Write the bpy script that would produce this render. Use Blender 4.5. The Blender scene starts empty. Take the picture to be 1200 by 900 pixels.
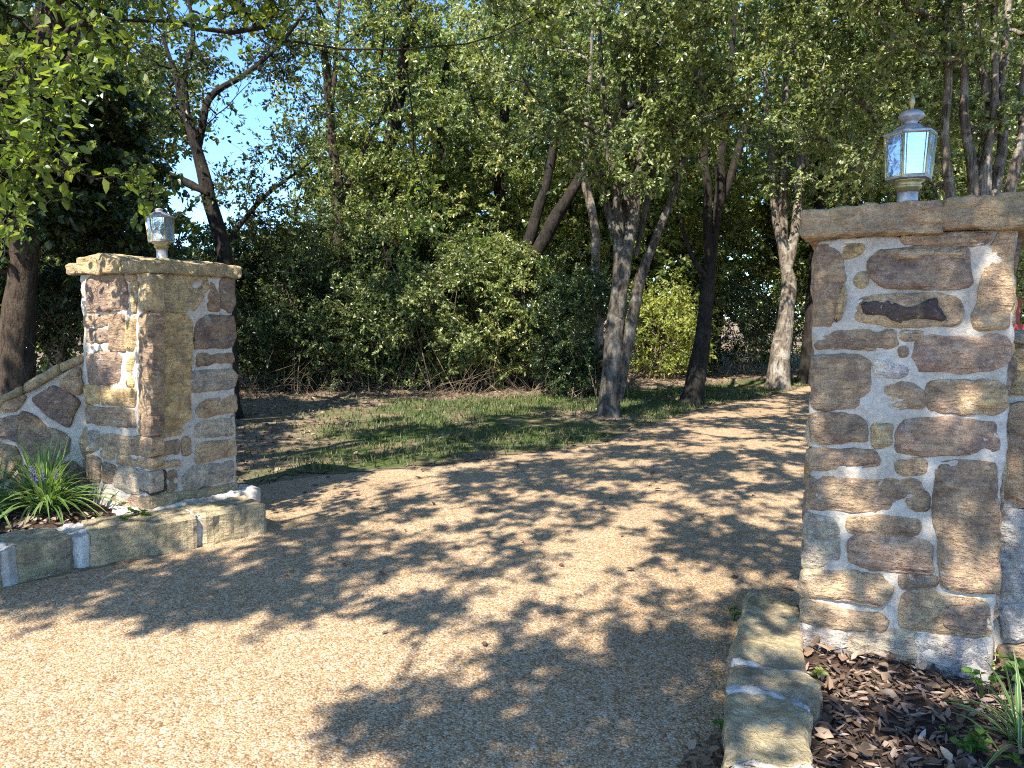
import bpy, math, random
import numpy as np
from mathutils import Vector

sc = bpy.context.scene
COL = sc.collection
PI = math.pi
R = math.radians

# ------------------------------------------------------------------ camera
CAM_Z, PITCH, FPX = 1.5, R(5.2), 867.0
CP, SP = math.cos(PITCH), math.sin(PITCH)

def ray(u, v):
    x = (u - 600.0) / FPX; y = (450.0 - v) / FPX
    return np.array([x, CP + y * SP, -SP + y * CP])
def ground(u, v, z=0.0):
    d = ray(u, v); t = (z - CAM_Z) / d[2]
    return np.array([0, 0, CAM_Z]) + d * t
def atY(u, v, Y):
    d = ray(u, v); t = Y / d[1]
    return np.array([0, 0, CAM_Z]) + d * t
def onplane(u, v, p0, n):
    d = ray(u, v); o = np.array([0, 0, CAM_Z])
    t = np.dot(np.asarray(p0) - o, n) / np.dot(d, n)
    return o + d * t
def project(p):
    p = np.atleast_2d(p); q = p - np.array([0, 0, CAM_Z])
    D = q[:, 1] * CP - q[:, 2] * SP; up = q[:, 1] * SP + q[:, 2] * CP
    return 600 + FPX * q[:, 0] / D, 450 - FPX * up / D, D

cam_d = bpy.data.cameras.new('camera'); cam = bpy.data.objects.new('camera', cam_d); COL.objects.link(cam)
cam.location = (0, 0, CAM_Z); cam.rotation_euler = (PI / 2 - PITCH, 0, 0)
cam_d.sensor_width = 36; cam_d.lens = 36 * FPX / 1200; cam_d.clip_start = 0.05; cam_d.clip_end = 2000
sc.camera = cam

# ------------------------------------------------------------------ light
EL = R(49); SUNAZ = np.array([-0.42, -0.907])
SUNAZ = SUNAZ / np.linalg.norm(SUNAZ)
TOSUN = np.array([SUNAZ[0] * math.cos(EL), SUNAZ[1] * math.cos(EL), math.sin(EL)])
w = bpy.data.worlds.new('World'); sc.world = w; w.use_nodes = True
nt = w.node_tree
sky = nt.nodes.new('ShaderNodeTexSky'); sky.sky_type = 'NISHITA'; sky.sun_disc = False
sky.sun_elevation = EL; sky.sun_rotation = math.atan2(SUNAZ[0], SUNAZ[1])
sky.air_density = 1.0; sky.dust_density = 0.15; sky.ozone_density = 2.2; sky.altitude = 1800
bg = nt.nodes['Background']; bg.inputs['Strength'].default_value = 0.15
skm = nt.nodes.new('ShaderNodeMix'); skm.data_type = 'RGBA'; skm.blend_type = 'MULTIPLY'; skm.inputs[0].default_value = 1.0
skm.inputs[7].default_value = (.70, .90, 1.07, 1)
nt.links.new(sky.outputs[0], skm.inputs[6]); nt.links.new(skm.outputs[2], bg.inputs[0])
sd = bpy.data.lights.new('sun', 'SUN'); sd.energy = 4.8; sd.angle = R(0.55); sd.color = (1.0, 0.92, 0.79)
so = bpy.data.objects.new('sun', sd); COL.objects.link(so)
so.rotation_euler = Vector(TOSUN).to_track_quat('Z', 'Y').to_euler(); so.location = (-6, -12, 20)
vs = sc.view_settings
vs.view_transform = 'Standard'; vs.look = 'None'; vs.exposure = 1.45; vs.gamma = 1; vs.use_curve_mapping = False
sc.cycles.max_bounces = 6; sc.cycles.diffuse_bounces = 3; sc.cycles.transmission_bounces = 4
sc.cycles.transparent_max_bounces = 6; sc.cycles.use_denoising = False; sc.cycles.filter_width = 1.1

# ------------------------------------------------------------------ numpy noise
def _hash(i, j, k, s):
    h = (i * 374761393 + j * 668265263 + k * 2147483647 + s * 1274126177) & 0xffffffff
    h = ((h ^ (h >> 13)) * 1274126177) & 0xffffffff
    h = (h ^ (h >> 16)) & 0xffffff
    return h / float(0xffffff)
def vnoise(p, scale=1.0, seed=0):
    p = np.asarray(p, float) * scale + 1000.0
    i = np.floor(p).astype(np.int64); f = p - i; f = f * f * (3 - 2 * f)
    out = 0
    for a in (0, 1):
        for b in (0, 1):
            for c in (0, 1):
                wgt = (f[..., 0] if a else 1 - f[..., 0]) * (f[..., 1] if b else 1 - f[..., 1]) * (f[..., 2] if c else 1 - f[..., 2])
                out = out + wgt * _hash(i[..., 0] + a, i[..., 1] + b, i[..., 2] + c, seed)
    return out * 2 - 1
def fbm(p, scale=1.0, seed=0, oct=3):
    s = 0; a = 1.0
    for o in range(oct):
        s = s + a * vnoise(p, scale * 2 ** o, seed + o * 7); a *= 0.5
    return s

def unit(v):
    v = np.asarray(v, float); return v / np.maximum(np.linalg.norm(v, axis=-1, keepdims=True), 1e-9)

# ------------------------------------------------------------------ mesh helpers
class MB:
    def __init__(self): self.v = []; self.f = []; self.n = 0; self.at = {}
    def add(self, verts, faces, **attrs):
        verts = np.asarray(verts, float).reshape(-1, 3)
        if not isinstance(faces, (list, tuple)) or (len(faces) and np.ndim(faces[0]) == 1): faces = [np.asarray(faces)]
        for f in faces:
            f = np.asarray(f, int)
            if f.size: self.f.append(f + self.n)
        for k, val in attrs.items():
            val = np.asarray(val, float)
            if k == 'tint': val = np.broadcast_to(val, (len(verts), 3))
            else: val = np.broadcast_to(val, (len(verts),))
            self.at.setdefault(k, []).append(val)
        self.v.append(verts); self.n += len(verts)
        return self

def link_mesh(name, mb, mat, parent=None, smooth=False, loc=None):
    """one mesh object; mb holds world coordinates, the object's origin is its thing's base"""
    V = np.concatenate(mb.v) if mb.v else np.zeros((0, 3))
    off = np.zeros(3)
    if parent is not None: off = np.array(parent.get('_base', (0, 0, 0)), float)
    elif loc is not None: off = np.array(loc, float)
    me = bpy.data.meshes.new(name)
    V = V - off
    me.vertices.add(len(V)); me.vertices.foreach_set('co', V.astype(np.float32).ravel())
    tot = np.concatenate([np.full(len(f), f.shape[1]) for f in mb.f]); loops = np.concatenate([f.ravel() for f in mb.f])
    me.loops.add(len(loops)); me.loops.foreach_set('vertex_index', loops.astype(np.int32))
    me.polygons.add(len(tot)); st = np.concatenate([[0], np.cumsum(tot)[:-1]])
    me.polygons.foreach_set('loop_start', st.astype(np.int32))
    me.update(calc_edges=True)
    me.polygons.foreach_set('use_smooth', np.full(len(tot), bool(smooth)))
    for k, vals in mb.at.items():
        val = np.concatenate(vals)
        if k == 'tint':
            a = me.color_attributes.new('tint', 'FLOAT_COLOR', 'POINT')
            a.data.foreach_set('color', np.hstack([val, np.ones((len(val), 1))]).astype(np.float32).ravel())
        else:
            a = me.attributes.new(k, 'FLOAT', 'POINT'); a.data.foreach_set('value', val.astype(np.float32))
    me.materials.append(mat)
    o = bpy.data.objects.new(name, me); COL.objects.link(o)
    if parent is not None: o.parent = parent
    else: o.location = off
    return o

BASES = {}
def thing(name, label, cat, base=(0, 0, 0), group=None):
    o = bpy.data.objects.new(name, None); COL.objects.link(o); o.empty_display_size = 0.2
    o.location = tuple(float(x) for x in base); o['label'] = label; o['category'] = cat
    o['_base'] = [float(x) for x in base]
    if group: o['group'] = group
    return o
def tag(o, label=None, cat=None, group=None, kind=None):
    if label: o['label'] = label
    if cat: o['category'] = cat
    if group: o['group'] = group
    if kind: o['kind'] = kind
    return o

def crom(P, n):
    """Catmull-Rom resample of polyline P (k x d) to n points"""
    P = np.asarray(P, float)
    if len(P) == 2: return P[0] + (P[1] - P[0]) * np.linspace(0, 1, n)[:, None]
    Q = np.vstack([2 * P[0] - P[1], P, 2 * P[-1] - P[-2]])
    t = np.linspace(0, len(P) - 1 - 1e-6, n); i = t.astype(int); f = (t - i)[:, None]
    a, b, c, d = Q[i], Q[i + 1], Q[i + 2], Q[i + 3]
    return 0.5 * ((2 * b) + (-a + c) * f + (2 * a - 5 * b + 4 * c - d) * f ** 2 + (-a + 3 * b - 3 * c + d) * f ** 3)

def tube(mb, P, rad, sides=8, rough=0.0, seed=0, cap=True, **attrs):
    P = np.asarray(P, float); n = len(P); rad = np.broadcast_to(np.asarray(rad, float), (n,))
    T = unit(np.gradient(P, axis=0))
    ref = np.array([0.31, 0.95, 0.05]) if abs(T[0, 1]) < 0.8 else np.array([1, 0.1, 0.0])
    A = unit(np.cross(T, ref)); B = np.cross(T, A)
    ang = np.linspace(0, 2 * PI, sides, endpoint=False)
    ring = A[:, None, :] * np.cos(ang)[None, :, None] + B[:, None, :] * np.sin(ang)[None, :, None]
    rr = np.repeat(rad[:, None], sides, 1)
    if rough:
        q = P[:, None, :] * np.array([1, 1, .35]) + ring * 0.35
        rr = rr * (1 + rough * fbm(q, 4.0, seed, 2) + rough * .6 * vnoise(np.broadcast_to(ring * .6 + P[:, None, :] * np.array([0, 0, .2]), q.shape), 6.0, seed + 3))
    V = P[:, None, :] + ring * rr[:, :, None]
    i = np.arange(n - 1)[:, None] * sides; j = np.arange(sides)[None, :]; j2 = (j + 1) % sides
    F = np.stack([i + j, i + j2, i + sides + j2, i + sides + j], -1).reshape(-1, 4)
    fs = [F]
    if cap and sides > 3: fs.append(np.arange(sides)[None, :] + (n - 1) * sides)
    mb.add(V.reshape(-1, 3), fs, **attrs)

def box_arr(c, ux, uy, uz, sx, sy, sz):
    c = np.asarray(c, float); out = []
    for x in (-.5, .5):
        for y in (-.5, .5):
            for z in (-.5, .5): out.append(c + np.asarray(ux) * sx * x + np.asarray(uy) * sy * y + np.asarray(uz) * sz * z)
    F = np.array([[0, 1, 3, 2], [4, 6, 7, 5], [0, 4, 5, 1], [2, 3, 7, 6], [0, 2, 6, 4], [1, 5, 7, 3]])
    return np.array(out), F

def lathe(mb, c, prof, sides=24, rot=0.0, **attrs):
    """prof: list of (r, z)"""
    prof = np.asarray(prof, float); n = len(prof); ang = np.linspace(0, 2 * PI, sides, endpoint=False) + rot
    V = np.zeros((n, sides, 3)); V[..., 0] = c[0] + prof[:, 0:1] * np.cos(ang); V[..., 1] = c[1] + prof[:, 0:1] * np.sin(ang); V[..., 2] = c[2] + prof[:, 1:2]
    i = np.arange(n - 1)[:, None] * sides; j = np.arange(sides)[None, :]; j2 = (j + 1) % sides
    F = np.stack([i + j, i + j2, i + sides + j2, i + sides + j], -1).reshape(-1, 4)
    mb.add(V.reshape(-1, 3), [F, np.arange(sides)[None, ::-1], np.arange(sides)[None, :] + (n - 1) * sides], **attrs)

# ------------------------------------------------------------------ materials
def newmat(name):
    m = bpy.data.materials.new(name); m.use_nodes = True
    t = m.node_tree; b = t.nodes['Principled BSDF']; return m, t, b
def N(t, kind, **kw):
    n = t.nodes.new(kind)
    for k, v in kw.items():
        if k in n.inputs: n.inputs[k].default_value = v
        else: setattr(n, k, v)
    return n
def mixc(t, fac, a, b, mode='MIX'):
    n = t.nodes.new('ShaderNodeMix'); n.data_type = 'RGBA'; n.blend_type = mode
    for s, val in ((0, fac), (6, a), (7, b)):
        if hasattr(val, 'is_linked') or isinstance(val, bpy.types.NodeSocket): t.links.new(val, n.inputs[s])
        else: n.inputs[s].default_value = val if s == 0 else tuple(val) + (1,) if len(val) == 3 else val
    return n.outputs[2]
def ramp(t, src, stops):
    n = t.nodes.new('ShaderNodeValToRGB'); t.links.new(src, n.inputs[0]); e = n.color_ramp.elements
    while len(e) < len(stops): e.new(0.5)
    for k, (p, c) in enumerate(stops):
        e[k].position = p
        e[k].color = (c, c, c, 1) if not hasattr(c, '__len__') else tuple(c) + (1,)
    return n.outputs[0]
def noise(t, scale, detail=4, rough=0.6, vec=None, dist=0.0):
    n = N(t, 'ShaderNodeTexNoise'); n.inputs['Scale'].default_value = scale; n.inputs['Detail'].default_value = detail
    n.inputs['Roughness'].default_value = rough; n.inputs['Distortion'].default_value = dist
    if vec is not None: t.links.new(vec, n.inputs['Vector'])
    return n.outputs['Fac']
def geo_pos(t): return t.nodes.new('ShaderNodeNewGeometry').outputs['Position']
def bump(t, b, src, strength=0.4, dist=0.01, prev=None):
    n = N(t, 'ShaderNodeBump'); n.inputs['Strength'].default_value = strength; n.inputs['Distance'].default_value = dist
    t.links.new(src, n.inputs['Height'])
    if prev is not None: t.links.new(prev, n.inputs['Normal'])
    t.links.new(n.outputs[0], b.inputs['Normal']); return n.outputs[0]
def mapping(t, vec, scale):
    n = N(t, 'ShaderNodeMapping'); n.inputs['Scale'].default_value = scale; t.links.new(vec, n.inputs['Vector']); return n.outputs[0]
def math_(t, op, a, b=None):
    n = t.nodes.new('ShaderNodeMath'); n.operation = op
    for k, val in enumerate((a, b)):
        if val is None: continue
        if isinstance(val, bpy.types.NodeSocket): t.links.new(val, n.inputs[k])
        else: n.inputs[k].default_value = val
    return n.outputs[0]

def mat_stone(name='fieldstone', lichen=0.5, moss=0.0):
    m, t, b = newmat(name); p = geo_pos(t)
    a = N(t, 'ShaderNodeVertexColor'); a.layer_name = 'tint'
    n1 = noise(t, 9, 5, .65, p, .6); n2 = noise(t, 38, 5, .7, p); n3 = noise(t, 170, 3, .6, p)
    wp = mapping(t, p, (14, 14, 60)); n4 = noise(t, 1.0, 4, .65, wp, .8)
    c = mixc(t, ramp(t, n1, [(.38, 0.0), (.62, 1.0)]), mixc(t, 1.0, a.outputs[0], (.66, .6, .6), 'MULTIPLY'), mixc(t, 1.0, a.outputs[0], (1.22, 1.12, .95), 'MULTIPLY'))
    c = mixc(t, 0.75, c, ramp(t, n2, [(.25, .5), (.5, .98), (.75, 1.35)]), 'MULTIPLY')
    c = mixc(t, 0.6, c, ramp(t, n4, [(.3, .6), (.5, 1.0), (.7, 1.25)]), 'MULTIPLY')
    c = mixc(t, 0.5, c, ramp(t, n3, [(.3, .65), (.7, 1.3)]), 'MULTIPLY')
    # rust / ochre weathering and pale lichen
    c = mixc(t, ramp(t, noise(t, 5.5, 4, .6, p, 1.0), [(.54, 0.0), (.70, .35)]), c, (.40, .285, .15))
    c = mixc(t, ramp(t, noise(t, 7.5, 6, .7, mapping(t, p, (1, 1, 1.6)), .4), [(.55, 0.0), (.61, .42)]), c, mixc(t, 1.0, c, (.40, .36, .38), 'MULTIPLY'))
    c = mixc(t, ramp(t, noise(t, 48, 3, .6, p), [(.63, 0.0), (.70, .55)]), c, (.55, .52, .47))
    c = mixc(t, ramp(t, noise(t, 85, 3, .6, mapping(t, p, (1.3, .9, 1.1))), [(.62, 0.0), (.68, .6)]), c, mixc(t, 1.0, c, (.4, .36, .34), 'MULTIPLY'))
    li = math_(t, 'MULTIPLY', ramp(t, noise(t, 13, 6, .72, p), [(.58, 0.0), (.66, 1.0)]), ramp(t, noise(t, 3, 2, .5, p), [(.45, 0.0), (.6, lichen)]))
    c = mixc(t, li, c, (.47, .46, .43))
    if moss: c = mixc(t, ramp(t, noise(t, 7, 5, .65, p), [(.42, 0.0), (.62, moss)]), c, (.21, .20, .11))
    t.links.new(c, b.inputs['Base Color']); b.inputs['Roughness'].default_value = .9; b.inputs['Specular IOR Level'].default_value = .25
    h = math_(t, 'ADD', math_(t, 'MULTIPLY', n2, .7), math_(t, 'ADD', math_(t, 'MULTIPLY', n4, .8), math_(t, 'MULTIPLY', n3, .35)))
    bump(t, b, h, 1.0, .022); return m

def mat_mortar(name='mortar', col=(.59, .54, .465), col2=(.42, .375, .31)):
    m, t, b = newmat(name); p = geo_pos(t)
    n1 = noise(t, 6, 5, .65, p); n2 = noise(t, 55, 5, .7, p); n3 = noise(t, 240, 2, .5, p)
    c = mixc(t, ramp(t, n1, [(.38, 0.0), (.65, 1.0)]), col, col2)
    c = mixc(t, .7, c, ramp(t, n2, [(.3, .68), (.65, 1.15)]), 'MULTIPLY')
    t.links.new(c, b.inputs['Base Color']); b.inputs['Roughness'].default_value = .95; b.inputs['Specular IOR Level'].default_value = .15
    bump(t, b, math_(t, 'ADD', n2, math_(t, 'MULTIPLY', n3, .4)), .8, .008); return m

def mat_bark(name, col, dark, pale, palefac=.5, zs=6):
    m, t, b = newmat(name); p = geo_pos(t)
    v = mapping(t, p, (26, 26, zs)); n1 = noise(t, 1, 5, .65, v, .6); n2 = noise(t, 60, 4, .7, p); n3 = noise(t, 4.5, 5, .7, p, .5)
    c = mixc(t, ramp(t, n1, [(.36, 0.0), (.6, 1.0)]), dark, col)
    c = mixc(t, ramp(t, n3, [(.5, 0.0), (.62, palefac)]), c, pale)
    c = mixc(t, .6, c, ramp(t, n2, [(.3, .6), (.7, 1.25)]), 'MULTIPLY')
    t.links.new(c, b.inputs['Base Color']); b.inputs['Roughness'].default_value = .92; b.inputs['Specular IOR Level'].default_value = .2
    bump(t, b, math_(t, 'ADD', n1, math_(t, 'MULTIPLY', n2, .35)), 1.0, .03); return m

def mat_leaf(name, stops, trans=.35, rough=.42, spec=.5, tcol=None):
    m, t, b = newmat(name)
    a = N(t, 'ShaderNodeAttribute'); a.attribute_name = 'rnd'
    c = ramp(t, a.outputs['Fac'], stops)
    t.links.new(c, b.inputs['Base Color']); b.inputs['Roughness'].default_value = rough; b.inputs['Specular IOR Level'].default_value = spec
    tr = N(t, 'ShaderNodeBsdfTranslucent')
    t.links.new(mixc(t, 1.0, c, tcol or (1.9, 1.8, .8), 'MULTIPLY'), tr.inputs[0])
    mx = N(t, 'ShaderNodeMixShader'); mx.inputs[0].default_value = trans
    t.links.new(b.outputs[0], mx.inputs[1]); t.links.new(tr.outputs[0], mx.inputs[2])
    t.links.new(mx.outputs[0], t.nodes['Material Output'].inputs[0]); return m

def mat_plain(name, col, rough=.5, metal=0.0, spec=.5, nscale=0, namp=.3):
    m, t, b = newmat(name)
    b.inputs['Roughness'].default_value = rough; b.inputs['Metallic'].default_value = metal; b.inputs['Specular IOR Level'].default_value = spec
    if nscale:
        p = geo_pos(t); n1 = noise(t, nscale, 5, .65, p)
        c = mixc(t, 1.0, col, ramp(t, n1, [(.3, 1 - namp), (.7, 1 + namp)]), 'MULTIPLY'); t.links.new(c, b.inputs['Base Color'])
        bump(t, b, n1, .25, .004)
    else: b.inputs['Base Color'].default_value = tuple(col) + (1,)
    return m

M_STONE = mat_stone(); M_KERB = mat_stone('kerb_stone', .7, .40); M_CAP = mat_stone('cap_stone', .9, .35)
M_MORTAR = mat_mortar(); M_WHITE = mat_mortar('white_mortar', (.58, .55, .50), (.30, .27, .23))
M_BARK = mat_bark('grey_bark', (.115, .10, .082), (.03, .025, .02), (.23, .22, .195), .6, 5)
M_BARKD = mat_bark('dark_bark', (.034, .029, .024), (.011, .009, .008), (.085, .077, .065), .3, 7)
M_BARKP = mat_bark('pale_bark', (.24, .20, .155), (.055, .042, .033), (.42, .385, .33), .75, 4)
M_BARKB = mat_bark('brown_bark', (.075, .054, .038), (.02, .015, .011), (.12, .095, .07), .4, 7)
M_TWIG = mat_bark('dry_twig', (.22, .165, .115), (.08, .06, .043), (.34, .28, .21), .5, 8)
M_LPEAR = mat_leaf('pear_leaf', [(0, (.035, .055, .016)), (.32, (.125, .18, .062)), (.65, (.28, .335, .15)), (1, (.44, .44, .22))], .36, .36, .6)
M_LHEDGE = mat_leaf('privet_leaf', [(0, (.022, .042, .013)), (.38, (.085, .13, .04)), (.72, (.23, .275, .105)), (1, (.38, .40, .2))], .34, .34, .65)
M_LBACK = mat_leaf('wood_leaf', [(0, (.040, .068, .018)), (.36, (.145, .20, .06)), (.72, (.30, .35, .14)), (1, (.44, .39, .17))], .40, .33, .75)
M_LFORK = mat_leaf('sparse_leaf', [(0, (.03, .05, .018)), (.6, (.06, .09, .028)), (1, (.12, .13, .04))], .35, .42, .45)
M_LNEAR = mat_leaf('broad_leaf', [(0, (.07, .11, .022)), (.5, (.12, .18, .036)), (1, (.25, .30, .065))], .5, .36, .5)
M_LYEL = mat_leaf('yellow_leaf', [(0, (.15, .19, .05)), (.5, (.28, .33, .08)), (1, (.42, .44, .14))], .45, .45, .4)
M_LVINE = mat_leaf('dark_leaf', [(0, (.016, .033, .012)), (.6, (.035, .065, .02)), (1, (.07, .1, .03))], .25, .35, .6)
M_LITTER = mat_leaf('dry_leaf', [(0, (.05, .035, .027)), (.35, (.13, .085, .055)), (.7, (.26, .175, .115)), (1, (.44, .35, .25))], .08, .7, .2, (1.1, 1, .8))
M_CHIP = mat_leaf('bark_chip', [(0, (.03, .022, .019)), (.3, (.085, .06, .048)), (.6, (.20, .142, .112)), (.85, (.35, .265, .21)), (1, (.5, .43, .37))], .0, .8, .2)
M_GRASS = mat_leaf('grass_blade', [(0, (.035, .06, .018)), (.5, (.07, .105, .034)), (.8, (.13, .155, .062)), (.9, (.24, .21, .11)), (1, (.38, .31, .19))], .25, .5, .35)
M_LIRI = mat_leaf('striped_blade', [(0, (.06, .13, .035)), (.45, (.12, .22, .06)), (.62, (.4, .46, .18)), (1, (.62, .62, .36))], .3, .38, .5)
M_WEED = mat_leaf('weed_leaf', [(0, (.05, .12, .02)), (1, (.13, .23, .04))], .35, .42, .5)
M_PURPLE = mat_plain('purple_flower', (.13, .09, .3), .6)
M_BRASS = mat_plain('aged_brass', (.46, .36, .17), .42, .75, .5, 30, .35)
M_PEWTER = mat_plain('weathered_pewter', (.36, .36, .39), .5, .55, .5, 40, .35)
M_BULB = mat_plain('milky_bulb', (.85, .84, .78), .3)
M_RED = mat_plain('red_paint', (.30, .045, .035), .6, 0, .4, 20, .25)

def mat_glass():
    m, t, b = newmat('lantern_glass')
    t.nodes.remove(b)
    g = N(t, 'ShaderNodeBsdfGlossy'); g.inputs['Roughness'].default_value = .06; g.inputs['Color'].default_value = (.72, .78, .94, 1)  # bluish gloss tint stands in for blue sky mirrored in the panes
    tr = N(t, 'ShaderNodeBsdfTransparent'); tr.inputs[0].default_value = (.9, .95, 1, 1)
    df = N(t, 'ShaderNodeBsdfDiffuse'); df.inputs[0].default_value = (.55, .66, .8, 1)
    p = geo_pos(t); n1 = noise(t, 12, 4, .6, p)
    m1 = N(t, 'ShaderNodeMixShader'); t.links.new(ramp(t, n1, [(.35, .10), (.65, .28)]), m1.inputs[0]); t.links.new(tr.outputs[0], m1.inputs[1]); t.links.new(df.outputs[0], m1.inputs[2])
    m2 = N(t, 'ShaderNodeMixShader'); m2.inputs[0].default_value = .42; t.links.new(m1.outputs[0], m2.inputs[1]); t.links.new(g.outputs[0], m2.inputs[2])
    bn = N(t, 'ShaderNodeBump'); bn.inputs['Strength'].default_value = .12; bn.inputs['Distance'].default_value = .004
    t.links.new(noise(t, 25, 2, .5, p), bn.inputs['Height']); t.links.new(bn.outputs[0], g.inputs['Normal'])
    t.links.new(m2.outputs[0], t.nodes['Material Output'].inputs[0]); return m
M_GLASS = mat_glass()

def mat_road():
    m, t, b = newmat('exposed_aggregate'); p = geo_pos(t)
    v = N(t, 'ShaderNodeTexVoronoi'); v.inputs['Scale'].default_value = 128; t.links.new(p, v.inputs['Vector'])
    v2 = N(t, 'ShaderNodeTexVoronoi'); v2.inputs['Scale'].default_value = 60; t.links.new(p, v2.inputs['Vector'])
    sep = N(t, 'ShaderNodeSeparateColor'); t.links.new(v.outputs['Color'], sep.inputs[0])
    c = ramp(t, sep.outputs[0], [(0, (.19, .115, .06)), (.2, (.40, .225, .105)), (.45, (.54, .355, .19)), (.7, (.62, .47, .30)), (.9, (.72, .61, .45)), (1, (.80, .74, .62))])
    sep2 = N(t, 'ShaderNodeSeparateColor'); t.links.new(v2.outputs['Color'], sep2.inputs[0])
    c = mixc(t, .3, c, ramp(t, sep2.outputs[1], [(0, (.17, .12, .08)), (.5, (.5, .37, .22)), (1, (.75, .67, .52))]))
    c = mixc(t, .8, c, ramp(t, v.outputs['Distance'], [(.25, 1.0), (.75, .45)]), 'MULTIPLY')
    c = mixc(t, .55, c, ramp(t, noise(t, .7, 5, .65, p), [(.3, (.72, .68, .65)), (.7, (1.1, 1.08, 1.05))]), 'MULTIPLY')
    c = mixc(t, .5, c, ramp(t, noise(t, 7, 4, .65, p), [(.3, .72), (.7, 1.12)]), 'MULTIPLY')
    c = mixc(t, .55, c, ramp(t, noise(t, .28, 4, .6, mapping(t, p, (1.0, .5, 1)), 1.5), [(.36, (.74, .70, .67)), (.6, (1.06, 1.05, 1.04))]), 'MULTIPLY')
    c = mixc(t, ramp(t, noise(t, 2.3, 6, .75, p), [(.60, 0.0), (.70, .35)]), c, (.22, .165, .12))
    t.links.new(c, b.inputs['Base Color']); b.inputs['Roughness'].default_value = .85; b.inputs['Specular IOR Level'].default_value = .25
    bump(t, b, math_(t, 'MULTIPLY', v.outputs['Distance'], -1.0), .6, .006); return m
M_ROAD = mat_road()

def mat_soil(name, green=.5, c1=(.16, .115, .075), c2=(.34, .26, .18), g1=(.045, .075, .02), g2=(.11, .14, .045), bare=False):
    m, t, b = newmat(name); p = geo_pos(t)
    n1 = noise(t, 1.1, 5, .65, p); n2 = noise(t, 9, 5, .7, p); n3 = noise(t, 60, 4, .7, p)
    dirt = mixc(t, ramp(t, n2, [(.35, 0.0), (.65, 1.0)]), c1, c2)
    gr = mixc(t, ramp(t, n3, [(.35, 0.0), (.65, 1.0)]), g1, g2)
    c = mixc(t, ramp(t, math_(t, 'ADD', math_(t, 'MULTIPLY', n1, .65), math_(t, 'MULTIPLY', n2, .35)), [(.62 - green * .4, 0.0), (.72 - green * .4, 1.0)]), dirt, gr)
    if bare:
        at = N(t, 'ShaderNodeAttribute'); at.attribute_name = 'bare'; c = mixc(t, at.outputs['Fac'], c, mixc(t, ramp(t, n2, [(.35, 0.0), (.65, 1.0)]), (.15, .11, .078), (.36, .28, .2)))
    c = mixc(t, .8, c, ramp(t, n3, [(.3, .55), (.7, 1.3)]), 'MULTIPLY')
    t.links.new(c, b.inputs['Base Color']); b.inputs['Roughness'].default_value = .95; b.inputs['Specular IOR Level'].default_value = .1
    bump(t, b, math_(t, 'ADD', n2, n3), .8, .03); return m
M_GROUND = mat_soil('woodland_ground', .12); M_LAWN = mat_soil('lawn_ground', .5, bare=True); M_BED = mat_soil('bed_soil', 0, (.045, .03, .024), (.11, .075, .055))

# ------------------------------------------------------------------ ground, road, lawn, beds
LEFT_EDGE = np.array([ground(u, v)[:2] for u, v in [(284, 573), (359, 560), (437, 553), (520, 546), (587, 536), (700, 521), (745, 505), (840, 476), (905, 464)]])
far_dir = np.array([.60, .80])
LE = np.vstack([LEFT_EDGE, LEFT_EDGE[-1] + far_dir * 6, LEFT_EDGE[-1] + far_dir * 14, LEFT_EDGE[-1] + np.array([.5, .87]) * 45])
RE = np.array([(1.35, 3.62), (2.0, 4.2), (2.9, 5.4), (4.0, 7.0), (5.3, 8.7), (6.9, 10.9)])
RE = np.vstack([RE, RE[-1] + far_dir * 7, RE[-1] + far_dir * 16, RE[-1] + np.array([.5, .87]) * 46])

def flat_poly(name, pts, z, mat):
    mb = MB(); pts = np.asarray(pts, float); mb.add(np.c_[pts, np.full(len(pts), z)], [np.arange(len(pts))[None, :]])
    return link_mesh(name, mb, mat)
g = MB(); S = 700
g.add([(-S, -S, 0), (S, -S, 0), (S, S, 0), (-S, S, 0)], [np.array([[0, 1, 2, 3]])])
tag(link_mesh('ground', g, M_GROUND), kind='structure')

KL = [ground(u, v)[:2] for u, v in [(312, 626), (237, 642), (105, 665), (88, 668), (21, 684), (0, 690)]]
klast = KL[-1] + unit(KL[-1] - KL[1]) * 3.0
KR_TOP = [ground(u, v, .17)[:2] for u, v in [(872, 694), (866, 733), (855, 781), (853, 814), (849, 900)]]
def road_mesh():
    L = crom(LE, 60); Rr = crom(RE, 60)
    mb = MB(); nT = 10; V = []
    # road ribbon
    for a, b_ in zip(L, Rr):
        for s in np.linspace(0, 1, nT): V.append(np.append(a + (b_ - a) * s, .004))
    i = np.arange(59)[:, None] * nT; j = np.arange(nT - 1)[None, :]
    mb.add(V, [np.stack([i + j, i + j + 1, i + nT + j + 1, i + nT + j], -1).reshape(-1, 4)])
    # apron towards the viewpoint: one polygon sharing the ribbon's first cross line
    first = [L[0] + (Rr[0] - L[0]) * s for s in np.linspace(0, 1, nT)]
    pts = list(first) + [(1.12, 3.3), (.85, 2.3), (.62, 1.4), (.9, -.5), (3.5, -3.5), (9, -8), (-22, -8), (-14, -.5), tuple(klast), tuple(KL[-1]), tuple(KL[1]), tuple(KL[0] + np.array([-.1, .1])), (-2.15, 5.6)]
    pts = np.array(pts)
    mb.add(np.c_[pts, np.full(len(pts), .004)], [np.arange(len(pts))[None, ::-1]])
    return tag(link_mesh('road', mb, M_ROAD), kind='structure')
road_mesh()

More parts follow.
